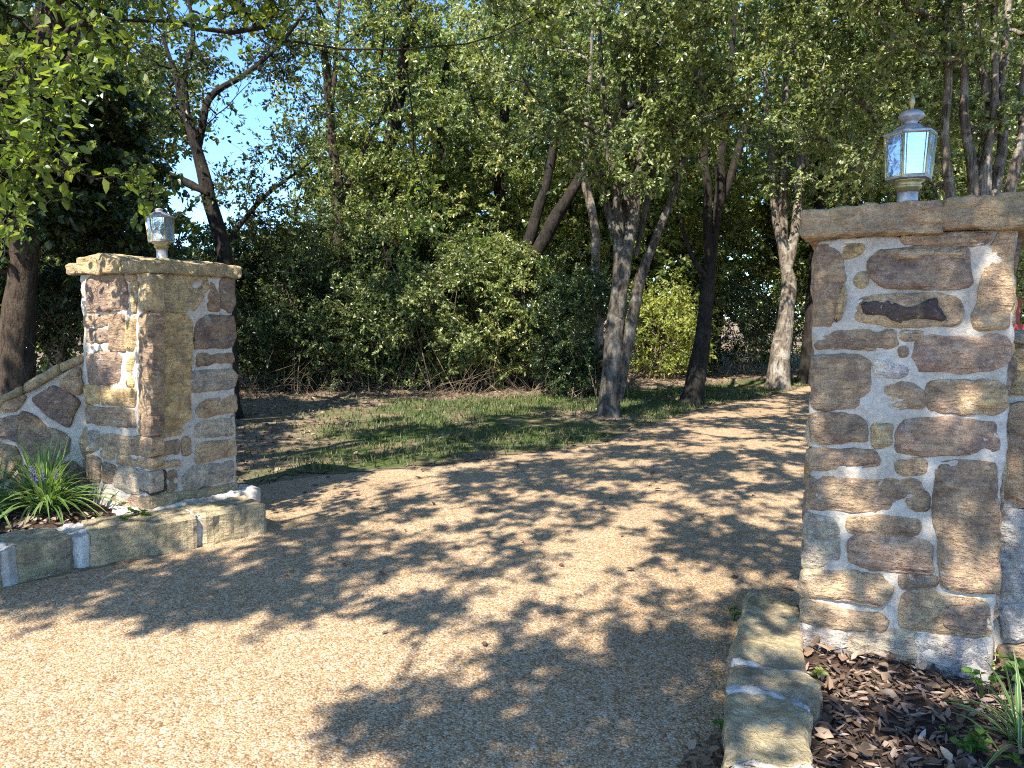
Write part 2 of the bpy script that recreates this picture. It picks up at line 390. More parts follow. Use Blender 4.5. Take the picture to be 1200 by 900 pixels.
def seg_side(P, poly):
    """signed distance to polyline: positive on its left"""
    P = np.asarray(P); best = np.full(len(P), 1e9); sgn = np.zeros(len(P))
    for a, b_ in zip(poly[:-1], poly[1:]):
        d = b_ - a; L2 = d @ d; t = np.clip(((P - a) @ d) / L2, 0, 1); q = P - (a + t[:, None] * d)
        dist = np.linalg.norm(q, axis=1); cr = d[0] * q[:, 1] - d[1] * q[:, 0]
        m = dist < best; best[m] = dist[m]; sgn[m] = np.sign(cr[m])
    return best * sgn
LEC = crom(LE, 80)
def lawn_z(P):
    s = np.clip(seg_side(P, LEC), 0, None)
    q = np.c_[P, np.zeros(len(P))]
    k = np.clip(s / 1.0, 0, 1) ** 1.4
    return .006 + k * (.03 + .03 * fbm(q, 1.6, 5, 3) + .012 * vnoise(q, 9, 8)) + np.clip((s - 1.5) / 4, 0, 1) * .10
def bareness(P):
    # worn, leaf strewn soil: along the thicket, at the left end and round the nearest pear trunk
    q = np.c_[P, np.zeros(len(P))]; nz = .22 * fbm(q, 1.3, 41, 3)
    hed = 12.5 + .7 * np.maximum(P[:, 0] + 1.0, 0)
    a = np.clip((P[:, 1] - hed) / .5 + .5 + nz * 2, 0, 1); b = np.clip((-2.3 - P[:, 0]) / .8 + .5 + nz * 3, 0, 1) * .9
    c = np.clip(1.3 - np.hypot(P[:, 0] - 1.5, (P[:, 1] - 10.7) * 1.3) / .75 + nz, 0, 1); s = seg_side(P, LEC)
    d = np.clip(1 - s / .18 + nz, 0, 1) * .8
    return np.clip(np.maximum.reduce([a, b, c, d, np.clip(nz * 4 - .25, 0, .85)]), 0, 1)
def lawn_mesh():
    xs = np.arange(-12, 14, .12); ys = np.arange(5.2, 26, .12)
    X, Y = np.meshgrid(xs, ys); P = np.c_[X.ravel(), Y.ravel()]
    jit = .05 * np.c_[vnoise(np.c_[P, P[:, 0] * 0], 3, 1), vnoise(np.c_[P, P[:, 0] * 0], 3, 2)]
    s = seg_side(P, LEC) + .07 * fbm(np.c_[P, P[:, 0] * 0], 2.5, 3, 3)
    ok = (s > 0.0) & (P[:, 1] > 5.8 + .25 * np.maximum(0, -P[:, 0] - 3)) & (s < 15)
    nx = len(xs); idx = np.arange(len(P)).reshape(X.shape)
    F = np.stack([idx[:-1, :-1], idx[:-1, 1:], idx[1:, 1:], idx[1:, :-1]], -1).reshape(-1, 4)
    F = F[ok[F].all(1)]
    used = np.unique(F); rem = -np.ones(len(P), int); rem[used] = np.arange(len(used))
    Q = P + jit; z = lawn_z(Q)
    mb = MB(); mb.add(np.c_[Q, z][used], [rem[F]], bare=bareness(Q[used]))
    return tag(link_mesh('lawn', mb, M_LAWN, smooth=True), kind='structure')
lawn_mesh()

# ------------------------------------------------------------------ leaves
def leaf_arrays(pos, axis, nrm, L, W, rnd, mb, fold=.18, droop=.15):
    """6-vertex folded leaves, two quads each"""
    n = len(pos); axis = unit(axis); side = unit(np.cross(axis, nrm)); nn = np.cross(side, axis)
    L = np.broadcast_to(L, (n,))[:, None]; Wd = np.broadcast_to(W, (n,))[:, None]
    V = np.zeros((n, 6, 3))
    V[:, 0] = pos
    V[:, 1] = pos + axis * L * .32 + side * Wd * .5 + nn * Wd * fold
    V[:, 2] = pos + axis * L * .70 + side * Wd * .38 + nn * (Wd * fold * .7 - L * droop * .5)
    V[:, 3] = pos + axis * L - nn * L * droop
    V[:, 4] = pos + axis * L * .70 - side * Wd * .38 + nn * (Wd * fold * .7 - L * droop * .5)
    V[:, 5] = pos + axis * L * .32 - side * Wd * .5 + nn * Wd * fold
    b = np.arange(n)[:, None] * 6
    F = np.concatenate([b + np.array([[0, 1, 2, 3]]), b + np.array([[0, 3, 4, 5]])])
    mb.add(V.reshape(-1, 3), [F], rnd=np.repeat(rnd, 6))

def spray(mb_leaf, mb_twig, C, rad, nleaf, ntwig, rng, leaf, up=.25, wd=.55, droop=.15, vshade=.0, flat=.75, twig_r=.004):
    """leafy sprays around clump centres C (k x 3); twigs radiate, leaves sit along them"""
    k = len(C); rad = np.broadcast_to(rad, (k,))
    d = rng.normal(size=(k, ntwig, 3)); d[..., 2] = d[..., 2] * flat + up; d = unit(d)
    ln = rad[:, None] * rng.uniform(.55, 1.25, (k, ntwig))
    c0 = C[:, None, :] + rng.normal(size=(k, ntwig, 3)) * rad[:, None, None] * .22
    tipdrop = rng.uniform(-.05, .25, (k, ntwig))
    end = c0 + d * ln[..., None]; end[..., 2] -= tipdrop * ln
    mid = c0 + d * ln[..., None] * .5; mid[..., 2] += .06 * ln
    if mb_twig is not None:
        P0 = c0.reshape(-1, 3); P1 = mid.reshape(-1, 3); P2 = end.reshape(-1, 3); n = len(P0)
        dd = unit(P2 - P0); s = unit(np.cross(dd, [0.3, .2, 1.0])); s2 = np.cross(dd, s)
        V = np.zeros((n, 7, 3))
        for q, (a, bq) in enumerate(((1, 0), (-.5, .87), (-.5, -.87))):
            V[:, q] = P0 + (s * a + s2 * bq) * twig_r; V[:, 3 + q] = P1 + (s * a + s2 * bq) * twig_r * .7
        V[:, 6] = P2; b = np.arange(n)[:, None] * 7
        F4 = np.concatenate([b + np.array([[q, (q + 1) % 3, 3 + (q + 1) % 3, 3 + q]]) for q in range(3)])
        F3 = np.concatenate([b + np.array([[3 + q, 3 + (q + 1) % 3, 6]]) for q in range(3)])
        mb_twig.add(V.reshape(-1, 3), [F4, F3])
    m = max(1, int(round(nleaf / ntwig)))
    t = rng.uniform(.15, 1.05, (k, ntwig, m, 1))
    pos = (1 - t) ** 2 * c0[:, :, None] + 2 * t * (1 - t) * mid[:, :, None] + t ** 2 * end[:, :, None]
    pos = pos + rng.normal(size=pos.shape) * leaf * .25
    ax = d[:, :, None] * .7 + rng.normal(size=pos.shape) * .75; ax[..., 2] -= .25
    nr = rng.normal(size=pos.shape) * .6; nr[..., 2] += .75
    pos = pos.reshape(-1, 3); ax = ax.reshape(-1, 3); nr = nr.reshape(-1, 3); n = len(pos)
    L = leaf * rng.uniform(.65, 1.25, n)
    clump_r = np.repeat(rng.normal(0, .12, k), ntwig * m)
    rnd = np.clip(rng.beta(2, 2.3, n) + clump_r, 0, 1)
    leaf_arrays(pos, ax, nr, L, L * wd * rng.uniform(.8, 1.2, n), rnd, mb_leaf, droop=droop)

def in_ellipsoids(ells, n, rng, shell=.35):
    """n points in a union of (cx,cy,cz,rx,ry,rz,weight) ellipsoids, a little denser to the outside"""
    wts = np.array([e[6] for e in ells], float); wts /= wts.sum(); out = []
    for e, c in zip(ells, rng.multinomial(n, wts)):
        d = unit(rng.normal(size=(c, 3))); r = rng.uniform(0, 1, c) ** (1 / (3 + shell * 3))
        out.append(np.array(e[:3]) + d * r[:, None] * np.array(e[3:6]))
    return np.concatenate(out)

LEAFMUL = 1.8
SUNGAPS = [((3.3, 17.3, 1.3), 1.2), ((-2.7, 12.4, 2.0), 1.1), ((-1.2, 12.6, 1.5), .9), ((-3.6, 12.3, 1.0), .8), ((.1, 13, 2.2), .7), ((4.8, 16.6, 0), 1.0), ((5.6, 15.2, .9), .7), ((5.2, 14, 4.6), .8), ((1.6, 10.4, 3.8), .6), ((-2.9, 4.75, .35), .42), ((-2.0, 4.8, .1), .22)]
def tree(name, label, cat, trunks, ells, nclump, nleaf, leafsize, lmat, bmat, seed, crad=.42, group=None, clumps=None, ntwig=7,
         kr=.0085, wd=.55, up=.25, rough=.15, limb_from=.35, gaps=1.0, minz=None, drop_box=None, extra_limbs=(), sides=12):
    """trunks: list of (points k x 3, radii k). Limbs grow greedily from the trunks to every leaf clump."""
    rng = np.random.default_rng(seed)
    base = trunks[0][0][0]
    root = thing(name, label, cat, (base[0], base[1], 0), group)
    wood = MB(); nodes = []; 
    for q, (P, rd) in enumerate(trunks):
        P = np.asarray(P, float); n = max(8, int(np.linalg.norm(np.diff(P, axis=0), axis=1).sum() / .14))
        C = crom(P, n); r = np.interp(np.linspace(0, 1, n), np.linspace(0, 1, len(rd)), rd)
        if q == 0:
            z = C[:, 2] - C[0, 2]; r = r * (1 + .55 * np.exp(-z / .16))
        else: r = r * np.clip(np.linspace(.5, 3.5, n), 0, 1)
        C = C + np.c_[vnoise(C, 1.7, seed) * .03, vnoise(C, 1.7, seed + 9) * .03, np.zeros(n)] * np.clip(np.linspace(0, 3, n), 0, 1)[:, None]
        tube(wood, C, r, sides, rough, seed + q)
        st = int(n * limb_from) if q == 0 else int(n * .25)
        for c in C[st::3]: nodes.append((c, -1))
    if clumps is None: clumps = in_ellipsoids(ells, nclump, rng)
    if minz is not None: clumps = clumps[clumps[:, 2] > minz]
    if drop_box is not None: clumps = clumps[~drop_box(clumps)]
    for hp, hr in SUNGAPS:
        q_ = clumps - np.array(hp); al = q_ @ TOSUN; dd_ = np.linalg.norm(q_ - al[:, None] * TOSUN, axis=1)
        clumps = clumps[~((al > .6) & (dd_ < hr * gaps))]
    NP = np.array([c for c, _ in nodes]); NB = np.array([-1] * len(nodes))
    d0 = np.min(np.linalg.norm(clumps[:, None] - NP[None], axis=2), axis=1); order = np.argsort(d0)
    br = []
    for ci in order:
        c = clumps[ci]; dv = c - NP; dist = np.linalg.norm(dv, axis=1)
        cost = dist + 1.1 * np.maximum(0, .35 * np.hypot(dv[:, 0], dv[:, 1]) - dv[:, 2])
        k = int(np.argmin(cost)); p = NP[k]; ln = dist[k]
        mid = p + (c - p) * .5 + np.array([0, 0, -.10 * ln]) + rng.normal(size=3) * ln * .07
        q = np.linspace(0, 1, 6)[:, None]; path = (1 - q) ** 2 * p + 2 * q * (1 - q) * mid + q ** 2 * c
        path[1:-1] += rng.normal(size=(4, 3)) * ln * .02
        br.append([path, NB[k], 1.0]); NP = np.vstack([NP, path[2:]]); NB = np.concatenate([NB, [len(br) - 1] * 4])
    for b in reversed(br):
        if b[1] >= 0: br[b[1]][2] += b[2]
    twigs = MB()
    for k, (path, par, load) in enumerate(br):
        r0 = min(kr * math.sqrt(load), .085); r1 = max(.45 * kr * math.sqrt(max(load - 1, 1)), .004)
        tube(wood, path, np.linspace(r0, max(r1 * .8, .004), 6), 5 if load > 4 else 4, 0, cap=False)
    for P, rd in extra_limbs:
        C = crom(P, 14); tube(wood, C, np.interp(np.linspace(0, 1, 14), np.linspace(0, 1, len(rd)), rd), 8, .06, seed)
    link_mesh('trunk', wood, bmat, root, smooth=True)
    lm = MB(); spray(lm, twigs, clumps, crad * rng.uniform(.7, 1.25, len(clumps)), nleaf * (LEAFMUL if nleaf > 40 else 1), ntwig, rng, leafsize, up, wd)
    link_mesh('crown', lm, lmat, root)
    link_mesh('twigs', twigs, bmat, root)
    return root

def pxpath(pts, Y):
    """trunk path traced at one distance: (u, v) or (u, v, Y)"""
    return np.array([atY(p[0], p[1], p[2] if len(p) > 2 else Y) for p in pts])

def grounded(P):
    P = np.array(P); P[0, 2] = min(P[0, 2], 0.02) - .05; return P

#@@VEG
# ---- pear trees along the far side of the drive
pear_group = 'pear trees along the drive'
T1 = [(grounded(pxpath([(712, 492), (716, 440), (721, 380), (726, 320), (724, 250), (716, 170), (705, 90), (700, -40)], 10.9)), [.155, .14, .128, .112, .07, .05, .035, .02]),
      (pxpath([(727, 470), (735, 410), (748, 335), (766, 285), (788, 225), (803, 165), (815, 90), (818, -30)], 10.85), [.085, .088, .078, .062, .05, .04, .028, .016]),
      (pxpath([(727, 372), (732, 320), (740, 265), (748, 200), (755, 120), (757, 20), (760, -60)], 10.8), [.07, .10, .08, .062, .048, .034, .02]),
      (pxpath([(727, 320), (733, 230), (733, 130), (738, 40), (738, -60)], 11.1), [.09, .068, .05, .036, .02]),
      (pxpath([(724, 290), (711, 240), (700, 190), (690, 140)], 10.9), [.06, .05, .035, .02]),
      (pxpath([(745, 300), (760, 220), (762, 120), (775, 10)], 11.2), [.055, .045, .035, .02])]
tree('pear_tree', 'pear tree with speckled grey forked trunk, nearest of the row on the grass', 'tree', T1,
     [(1.5, 10.9, 6.4, 2.0, 1.9, 3.0, 1.0), (.2, 10.6, 5.0, 1.5, 1.4, 1.2, .35), (2.6, 10.8, 5.0, 1.0, 1.3, 1.8, .3), (1.6, 10.3, 4.2, 1.1, .7, 1.0, .3)], 250, 105, .068, M_LPEAR, M_BARK, 11, .40, pear_group)
T2 = [(grounded(pxpath([(810, 474), (818, 430), (826, 370), (832, 310), (842, 230), (850, 150), (858, 60), (862, -40)], 12.7)), [.175, .155, .13, .11, .085, .065, .045, .025]),
      (pxpath([(832, 315), (829, 270), (828, 210), (822, 120), (815, 20)], 12.6), [.09, .075, .065, .05, .02]),
      (pxpath([(833, 330), (818, 312), (806, 285), (796, 250)], 12.6), [.06, .045, .03, .02]),
      (pxpath([(840, 250), (862, 190), (880, 110), (890, 20)], 12.9), [.085, .07, .05, .025])]
tree('pear_tree', 'dark slender pear tree leaning slightly, second trunk along the grass edge', 'tree', T2,
     [(3.5, 12.7, 6.9, 2.0, 1.9, 3.2, 1.0)], 190, 105, .07, M_LPEAR, M_BARKD, 12, .42, pear_group)
T3 = [(grounded(pxpath([(910, 457), (914, 420), (921, 370), (924, 335), (918, 300), (908, 240), (900, 150), (896, 40)], 15.4)), [.24, .20, .165, .14, .10, .075, .055, .035]),
      (pxpath([(921, 325), (932, 270), (938, 190), (945, 90)], 15.4), [.12, .10, .08, .05]),
      (pxpath([(919, 310), (917, 240), (920, 150), (922, 40)], 15.6), [.11, .09, .07, .04])]
tree('pear_tree', 'pear tree with pale sunlit lower trunk beside the drive', 'tree', T3,
     [(5.7, 15.4, 7.4, 2.4, 2.2, 3.6, 1.0)], 200, 100, .075, M_LPEAR, M_BARKP, 13, .46, pear_group, minz=3.6)
T4 = [(grounded(pxpath([(945, 452), (949, 400), (953, 340), (958, 260), (960, 150), (962, 30)], 16.6)), [.17, .155, .14, .12, .09, .05])]
tree('pear_tree', 'dark thin pear trunk half hidden behind the near stone pillar', 'tree', T4,
     [(7.0, 16.6, 7.0, 2.3, 2.2, 3.6, 1.0)], 170, 90, .078, M_LPEAR, M_BARKD, 14, .48, pear_group)
# ---- pear trees on the near side of the drive (bases behind the right pillar)
b1 = np.array([5.5, 8.8, -.05])
R1 = [(np.array([b1, (5.5, 8.8, .8), (5.52, 8.8, 1.6)]), [.22, .19, .18])]
for k, (uu, vv, u2, v2, u3, v3) in enumerate([(1113, 225, 1108, 120, 1112, -40), (1140, 200, 1128, 110, 1133, -40), (1158, 160, 1150, 60, 1150, -60), (1172, 190, 1176, 90, 1185, -50), (1190, 200, 1200, 120, 1215, -40), (1150, 235, 1165, 130, 1168, -60), (1205, 230, 1225, 120, 1240, 0)]):
    R1.append((np.vstack([[(5.52, 8.8, 1.25)], pxpath([(uu, vv), (u2, v2), (u3, v3)], 8.55 + .12 * (k % 4))]), [.065, .055, .042, .03]))
tree('pear_tree', 'many stemmed pear tree with pale upright stems behind the right pillar', 'tree', R1,
     [(5.3, 8.9, 5.6, 2.1, 1.9, 2.7, 1.0), (4.4, 9.1, 4.4, 1.1, 1.1, 1.2, .3)], 215, 105, .062, M_LPEAR, M_BARKP, 15, .36, pear_group,
     drop_box=lambda c: (c[:, 1] < 8.7) & (project(c)[0] > 1085) & (project(c)[1] > 60) & (vnoise(c, 1.9, 4) < -.05))
R2 = [(np.array([(7.15, 11.6, -.05), (7.15, 11.6, 1.5), (7.2, 11.7, 3.2), (7.5, 11.7, 5.5), (7.4, 11.8, 8)]), [.2, .17, .14, .09, .04])]
tree('pear_tree', 'dense pear crown filling the gap behind the right lantern, trunk hidden', 'tree', R2,
     [(7.3, 11.7, 5.4, 2.3, 2.0, 3.6, 1.0)], 200, 105, .068, M_LPEAR, M_BARK, 16, .42, pear_group)
R3 = [(np.array([(9.2, 14.6, -.05), (9.2, 14.6, 1.5), (9.3, 14.6, 3.2), (9.5, 14.6, 7.5)]), [.2, .17, .14, .05])]
tree('pear_tree', 'farthest pear crown on the right, seen above the right pillar', 'tree', R3,
     [(9.5, 14.6, 6.0, 2.5, 2.3, 4.2, 1.0)], 150, 95, .08, M_LPEAR, M_BARK, 17, .5, pear_group)

# ---- trees at the left and in the thicket
LT = [(grounded(pxpath([(14, 500), (20, 400), (26, 320), (40, 200), (56, 90), (66, 0), (72, -90)], 7.9)), [.17, .15, .14, .135, .13, .125, .11]),
      (pxpath([(50, 130), (90, 60), (120, -20)], 7.9), [.07, .05, .03])]
tree('vine_covered_tree', 'tall dark vine covered trunk standing behind the left stone wall', 'tree', LT,
     [(-5.4, 8.0, 4.2, 1.2, 1.0, 2.6, 1.0), (-5.0, 8.2, 3.4, .9, .8, 1.0, .35), (-6.4, 8.4, 2.6, 1.2, .8, 1.6, .5), (-4.6, 8.6, 2.9, .6, .6, .8, .2), (-4.85, 7.6, 3.0, .3, .2, .5, .08)], 220, 100, .085, M_LVINE, M_BARKB, 21, .34, wd=.7)
FT = [(grounded(pxpath([(268, 480), (266, 380), (264, 310), (255, 260), (243, 220), (232, 180), (222, 140), (207, 100), (190, 40)], 10.2)), [.15, .125, .11, .10, .09, .075, .06, .04, .02]),
      (pxpath([(245, 228), (222, 215), (195, 203), (165, 190), (130, 183), (92, 176)], 10.1), [.06, .055, .045, .035, .025, .012]),
      (pxpath([(232, 180), (240, 140), (250, 110), (290, 85), (330, 50), (360, 10)], 10.3), [.06, .05, .045, .035, .028, .012]),
      (pxpath([(222, 140), (215, 90), (228, 40), (215, -20)], 10.2), [.05, .04, .03, .015]),
      (pxpath([(262, 290), (300, 240), (330, 215), (365, 190)], 10.4), [.045, .032, .022, .01])]
tree('forked_tree', 'bare limbed forked tree against the sky above the left lantern', 'tree', FT,
     [(-4.4, 10.3, 5.3, 1.9, 1.2, 1.7, 1.0), (-5.4, 10.3, 3.9, 1.2, .9, 1.0, .3), (-3.4, 10.6, 3.3, .9, .7, .8, .35), (-3.2, 10.8, 4.6, .9, .7, 1.0, .3)], 300, 46, .058, M_LFORK, M_BARKD, 22, .42, kr=.006, gaps=.6)
LN = [(grounded(pxpath([(596, 450), (604, 380), (612, 322), (640, 275), (664, 235), (688, 195), (730, 130)], 14.6)), [.17, .16, .15, .14, .12, .1, .05]),
      (pxpath([(606, 335), (616, 290), (628, 255), (640, 215), (650, 160), (655, 90)], 14.6), [.14, .12, .11, .09, .07, .04])]
tree('leaning_tree', 'two dark trunks leaning right above the thicket', 'tree', LN,
     [(1.6, 14.8, 7.0, 2.2, 1.5, 2.6, 1.0)], 120, 85, .08, M_LBACK, M_BARKD, 23, .5)
ST = [(grounded(pxpath([(578, 460), (580, 350), (583, 270), (588, 200), (592, 100), (590, -20)], 15.6)), [.16, .15, .135, .12, .09, .05])]
tree('woodland_tree', 'straight dark trunk left of the two leaning trunks', 'tree', ST,
     [(-.5, 15.6, 6.8, 2.3, 1.6, 2.8, 1.0), (-.9, 15.2, 4.3, 1.6, 1.0, .9, .3)], 150, 85, .08, M_LBACK, M_BARKD, 24, .5)
PT = [(grounded(pxpath([(703, 455), (701, 360), (698, 300), (694, 250), (686, 200), (690, 120), (696, 20)], 13.6)), [.10, .095, .085, .08, .07, .05, .02])]
tree('woodland_tree', 'pale straight trunk just behind the nearest pear trunk', 'tree', PT,
     [(1.3, 14.0, 7.6, 1.6, 1.2, 1.8, 1.0)], 70, 80, .075, M_LBACK, M_BARKP, 25, .48)
BT = [(grounded(pxpath([(402, 470), (398, 330), (396, 230), (390, 160), (381, 80), (372, -20)], 14.2)), [.12, .11, .10, .085, .065, .03]),
      (pxpath([(396, 215), (386, 150), (392, 80), (398, 0)], 14.2), [.07, .06, .045, .025]),
      (pxpath([(398, 240), (430, 170), (462, 100), (476, 20)], 14.4), [.05, .04, .03, .015])]
tree('woodland_tree', 'slim twin stemmed tree rising from the middle of the thicket', 'tree', BT,
     [(-2.9, 14.3, 6.2, 1.7, 1.3, 2.4, 1.0), (-3.6, 14.2, 7.8, 1.6, 1.2, 1.6, .4)], 135, 62, .075, M_LBACK, M_BARKB, 26, .5)
CT = [(grounded(pxpath([(470, 470), (460, 330), (456, 240), (456, 170), (470, 100), (480, 0)], 14.9)), [.17, .16, .15, .14, .1, .05]),
      (pxpath([(520, 470), (522, 330), (520, 240), (518, 160), (525, 60)], 15.3), [.15, .14, .13, .11, .06])]
tree('ivy_clad_tree', 'ivy clad dark trunks among dense leaves in the middle of the thicket', 'tree', CT,
     [(-1.9, 15.0, 6.2, 2.0, 1.3, 2.8, 1.0), (-2.2, 14.7, 4.0, 1.3, .8, 1.0, .4)], 165, 85, .078, M_LBACK, M_BARKD, 27, .48)

# ---- overhanging near tree, trunk off to the left
rng = np.random.default_rng(5)
NC = []
for u, v, ru, rv, Y, n in [(35, 110, 45, 60, 4.3, 20), (30, 190, 40, 45, 4.2, 16), (75, 90, 35, 40, 4.6, 8), (155, 215, 14, 24, 4.8, 4), (8, 280, 12, 22, 4.3, 4), (335, 25, 35, 35, 5.6, 7), (300, 10, 60, 16, 5.4, 6), (170, 30, 45, 28, 5.2, 5), (470, 255, 45, 22, 7.4, 7), (555, 285, 25, 16, 7.6, 3), (640, 12, 30, 14, 6.4, 3), (110, 30, 50, 30, 4.9, 6)]:
    for _ in range(n):
        NC.append(atY(u + rng.normal() * ru * .6, v + rng.normal() * rv * .6, Y + rng.normal() * .25))
NC = np.array(NC); SUNGAPS += [((-2.9, 4.3, 2.9), .8), ((-2.75, 4.2, 2.4), .6)]
NTt = [(np.array([(-5.6, 3.2, 0), (-5.5, 3.25, 1.6), (-5.2, 3.4, 3.4), (-4.4, 3.9, 4.7), (-3.2, 4.6, 5.2)]), [.2, .18, .15, .1, .04]),
       (np.array([(-4.4, 3.9, 4.5), (-3.0, 5.4, 4.9), (-1.8, 6.6, 5.0), (-.6, 7.2, 4.9)]), [.06, .045, .03, .012])]
tree('broad_leaved_tree', 'large bright leaves hanging into view at the top left, nearest the viewer', 'tree', NTt, None, 0, 22, .066, M_LNEAR, M_BARKD, 28, .20, clumps=NC, ntwig=5, wd=.62, kr=.0026, limb_from=.5)

# ---- canopy that shades the drive: clumps stand where the shade on the drive asks for them
rng = np.random.default_rng(77)
COT = 1 / math.tan(EL)
def lift(P, z): return np.array([P[0] + SUNAZ[0] * COT * z, P[1] + SUNAZ[1] * COT * z, z])
SH = []
def lit_zone(u, v):
    return (v > 690 and u < 430 and v > 722 + 10 * math.sin(u / 40.0)) or (430 <= u < 520 and v > 735 and v < 805) or (u < 400 and v > 700 and v > 735 - u * .03)
for _ in range(6500):
    P = np.array([rng.uniform(-5.2, 7.5), rng.uniform(3.2, 14.5)])
    s = seg_side(P[None], LEC)[0]
    if s > (3.2 if P[0] < -1.5 else 2.2): continue
    if P[0] > 1.2 + (P[1] - 3.2) * .95: continue
    u, v, D = project(np.array([P[0], P[1], 0.0])); u = u[0]; v = v[0]
    if v > 695 or lit_zone(u, v): continue
    dens = .92 if v < 560 else .80
    if vnoise(np.array([P[0], P[1], 0]), 2.3, 31) + .6 * vnoise(np.array([P[0], P[1], 0]), .8, 33) > .05: dens *= .16
    if s > .1: dens *= .8
    if 470 < u < 760 and 600 < v < 690: dens *= .5
    if u < 330 and v < 690: dens = .97
    if rng.uniform() < dens: SH.append(lift(P, rng.uniform(3.7, 5.4) if P[1] < 7 else rng.uniform(4.5, 5.7) if P[1] < 10 else rng.uniform(5.0, 6.0)))
for u, v, ru, rv, n in [(480, 850, 75, 32, 8), (560, 872, 70, 26, 7), (600, 760, 40, 20, 4), (690, 790, 60, 35, 9), (770, 740, 60, 28, 8), (805, 800, 50, 55, 11), (740, 845, 90, 45, 13), (790, 885, 60, 22, 6), (535, 708, 30, 9, 2), (470, 728, 34, 12, 3), (640, 722, 16, 14, 1), (300, 712, 110, 14, 10), (90, 705, 90, 16, 9), (200, 690, 160, 12, 12), (890, 760, 40, 60, 4), (900, 850, 40, 50, 4), (880, 700, 50, 30, 3), (1050, 840, 90, 50, 4), (1150, 850, 60, 60, 7)]:
    for _ in range(int(n * 1.6)):
        r_, a_ = math.sqrt(rng.uniform()), rng.uniform(0, 2 * PI)
        SH.append(lift(ground(u + 1.3 * ru * r_ * math.cos(a_), v + 1.3 * rv * r_ * math.sin(a_)), rng.uniform(3.8, 5.6)))
# shade on the pillars themselves (their faces stand above the ground they were traced on)
for c, n in (((-2.75, 5.2), 44), ((-3.4, 5.0), 30), ((1.5, 3.2), 60), ((2.0, 3.0), 56)):
    for _ in range(n):
        h = rng.uniform(.1, 2.3); zc_ = rng.uniform(4.4, 5.8); P = lift((c[0] + rng.normal() * .34, c[1] + rng.normal() * .2), zc_ - h); P[2] += h; SH.append(P)
SH = np.array(SH)
tops = np.array([(4.4, -1.6), (4.5, 5.4), (-7.4, 2.5)])
own = np.argmin(np.linalg.norm(SH[:, None, :2] - tops[None], axis=2) + np.array([0, .3, -.8]), axis=1)
shade_labels = ['shade tree right of the viewpoint, its crown reaching over the stone kerb', 'pear tree beside the drive just past the right pillar, crown above the frame', 'shade tree left of the viewpoint, its crown reaching over the paved apron']
for k in range(3):
    x, y = tops[k]; cl = SH[own == k]
    if len(cl) < 3: continue
    m = cl[:, :2].mean(0); dx, dy = (m - tops[k])
    tr = [(np.array([(x, y, -.05), (x + .03, y, 1.6), (x + .1 * dx, y + .1 * dy, 3.4), (x + .3 * dx, y + .3 * dy, 5.0), (x + .6 * dx, y + .6 * dy, 6.6)]), [.24, .21, .18, .13, .07])]
    tree('shade_tree' if k != 1 else 'pear_tree', shade_labels[k], 'tree', tr, None, 0, 52, .06, M_LPEAR, M_BARK, 40 + k, .20, group='shade trees around the viewpoint' if k != 1 else pear_group, clumps=cl, ntwig=6, kr=.0032)
print('shade clumps', len(SH), [int((own == k).sum()) for k in range(3)])

# ---- thicket shrubs
def make_shrub(name, label, cat, base, rx, ry, h, nclump, nleaf, leaf, lmat, seed, crad=.3, group=None, stems=26, twigmat=None, low=.03):
    rng = np.random.default_rng(seed); base = np.array(base, float)
    root = thing(name, label, cat, (base[0], base[1], 0), group)
    C = []
    while len(C) < nclump:
        d = unit(rng.normal(size=3)); r = rng.uniform(.15, 1) ** .45; p = d * r * np.array([rx, ry, h * .5]) + np.array([0, 0, h * .52])
        if p[2] < low * h or vnoise(base + p, 1.15, seed) < -.08: continue
        C.append(base + p)
    C = np.array(C); st = MB(); lm = MB()
    spray(lm, st, C, crad * rng.uniform(.7, 1.3, nclump), nleaf, 6, rng, leaf, .25, .5, twig_r=.0035)
    for c in C[rng.choice(nclump, min(stems, nclump), False)]:
        b0 = base + np.array([rng.normal() * rx * .35, rng.normal() * ry * .35, -.02])
        mid = (b0 + c) / 2 + np.array([rng.normal() * .15, rng.normal() * .15, .25])
        tube(st, crom([b0, mid, c], 7), np.linspace(.012, .005, 7), 4, 0, cap=False)
    link_mesh('foliage', lm, lmat, root); link_mesh('stems', st, twigmat or M_TWIG, root, smooth=True)
    return root
def copy_tree(o, parent=None):
    c = o.copy(); COL.objects.link(c); c.parent = parent
    for ch in [x for x in bpy.data.objects if x.parent == o]: copy_tree(ch, c)
    return c
hedge_group = 'privet shrubs of the thicket'
def hedge_at(u, v): p = ground(u, v); return p[0], p[1]
protos = []
shrub_spots = [(318, 472, 1.5, 1.2, 3.3, 'glossy dark shrub beside the left pillar, leftmost of the thicket'),
               (405, 471, 1.6, 1.2, 3.4, 'broad shrub with bright sunlit leaf sprays, second from the left pillar'),
               (490, 470, 1.6, 1.2, 3.3, 'round glossy shrub in the middle of the thicket'),
               (570, 467, 1.5, 1.2, 3.0, 'shrub in front of the straight dark trunk')]
for k, (u, v, rx, ry, h, lab) in enumerate(shrub_spots):
    p = ground(u, v); Y = p[1] + .85
    mt_, lf_ = [(M_LVINE, .07), (M_LHEDGE, .06), (M_LHEDGE, .072), (M_LBACK, .066)][k]
    protos.append(make_shrub('shrub', lab, 'shrub', (p[0] * Y / p[1], Y, 0), rx, ry, h, 300, 115, lf_, mt_, 50 + k, .30, hedge_group, 26))
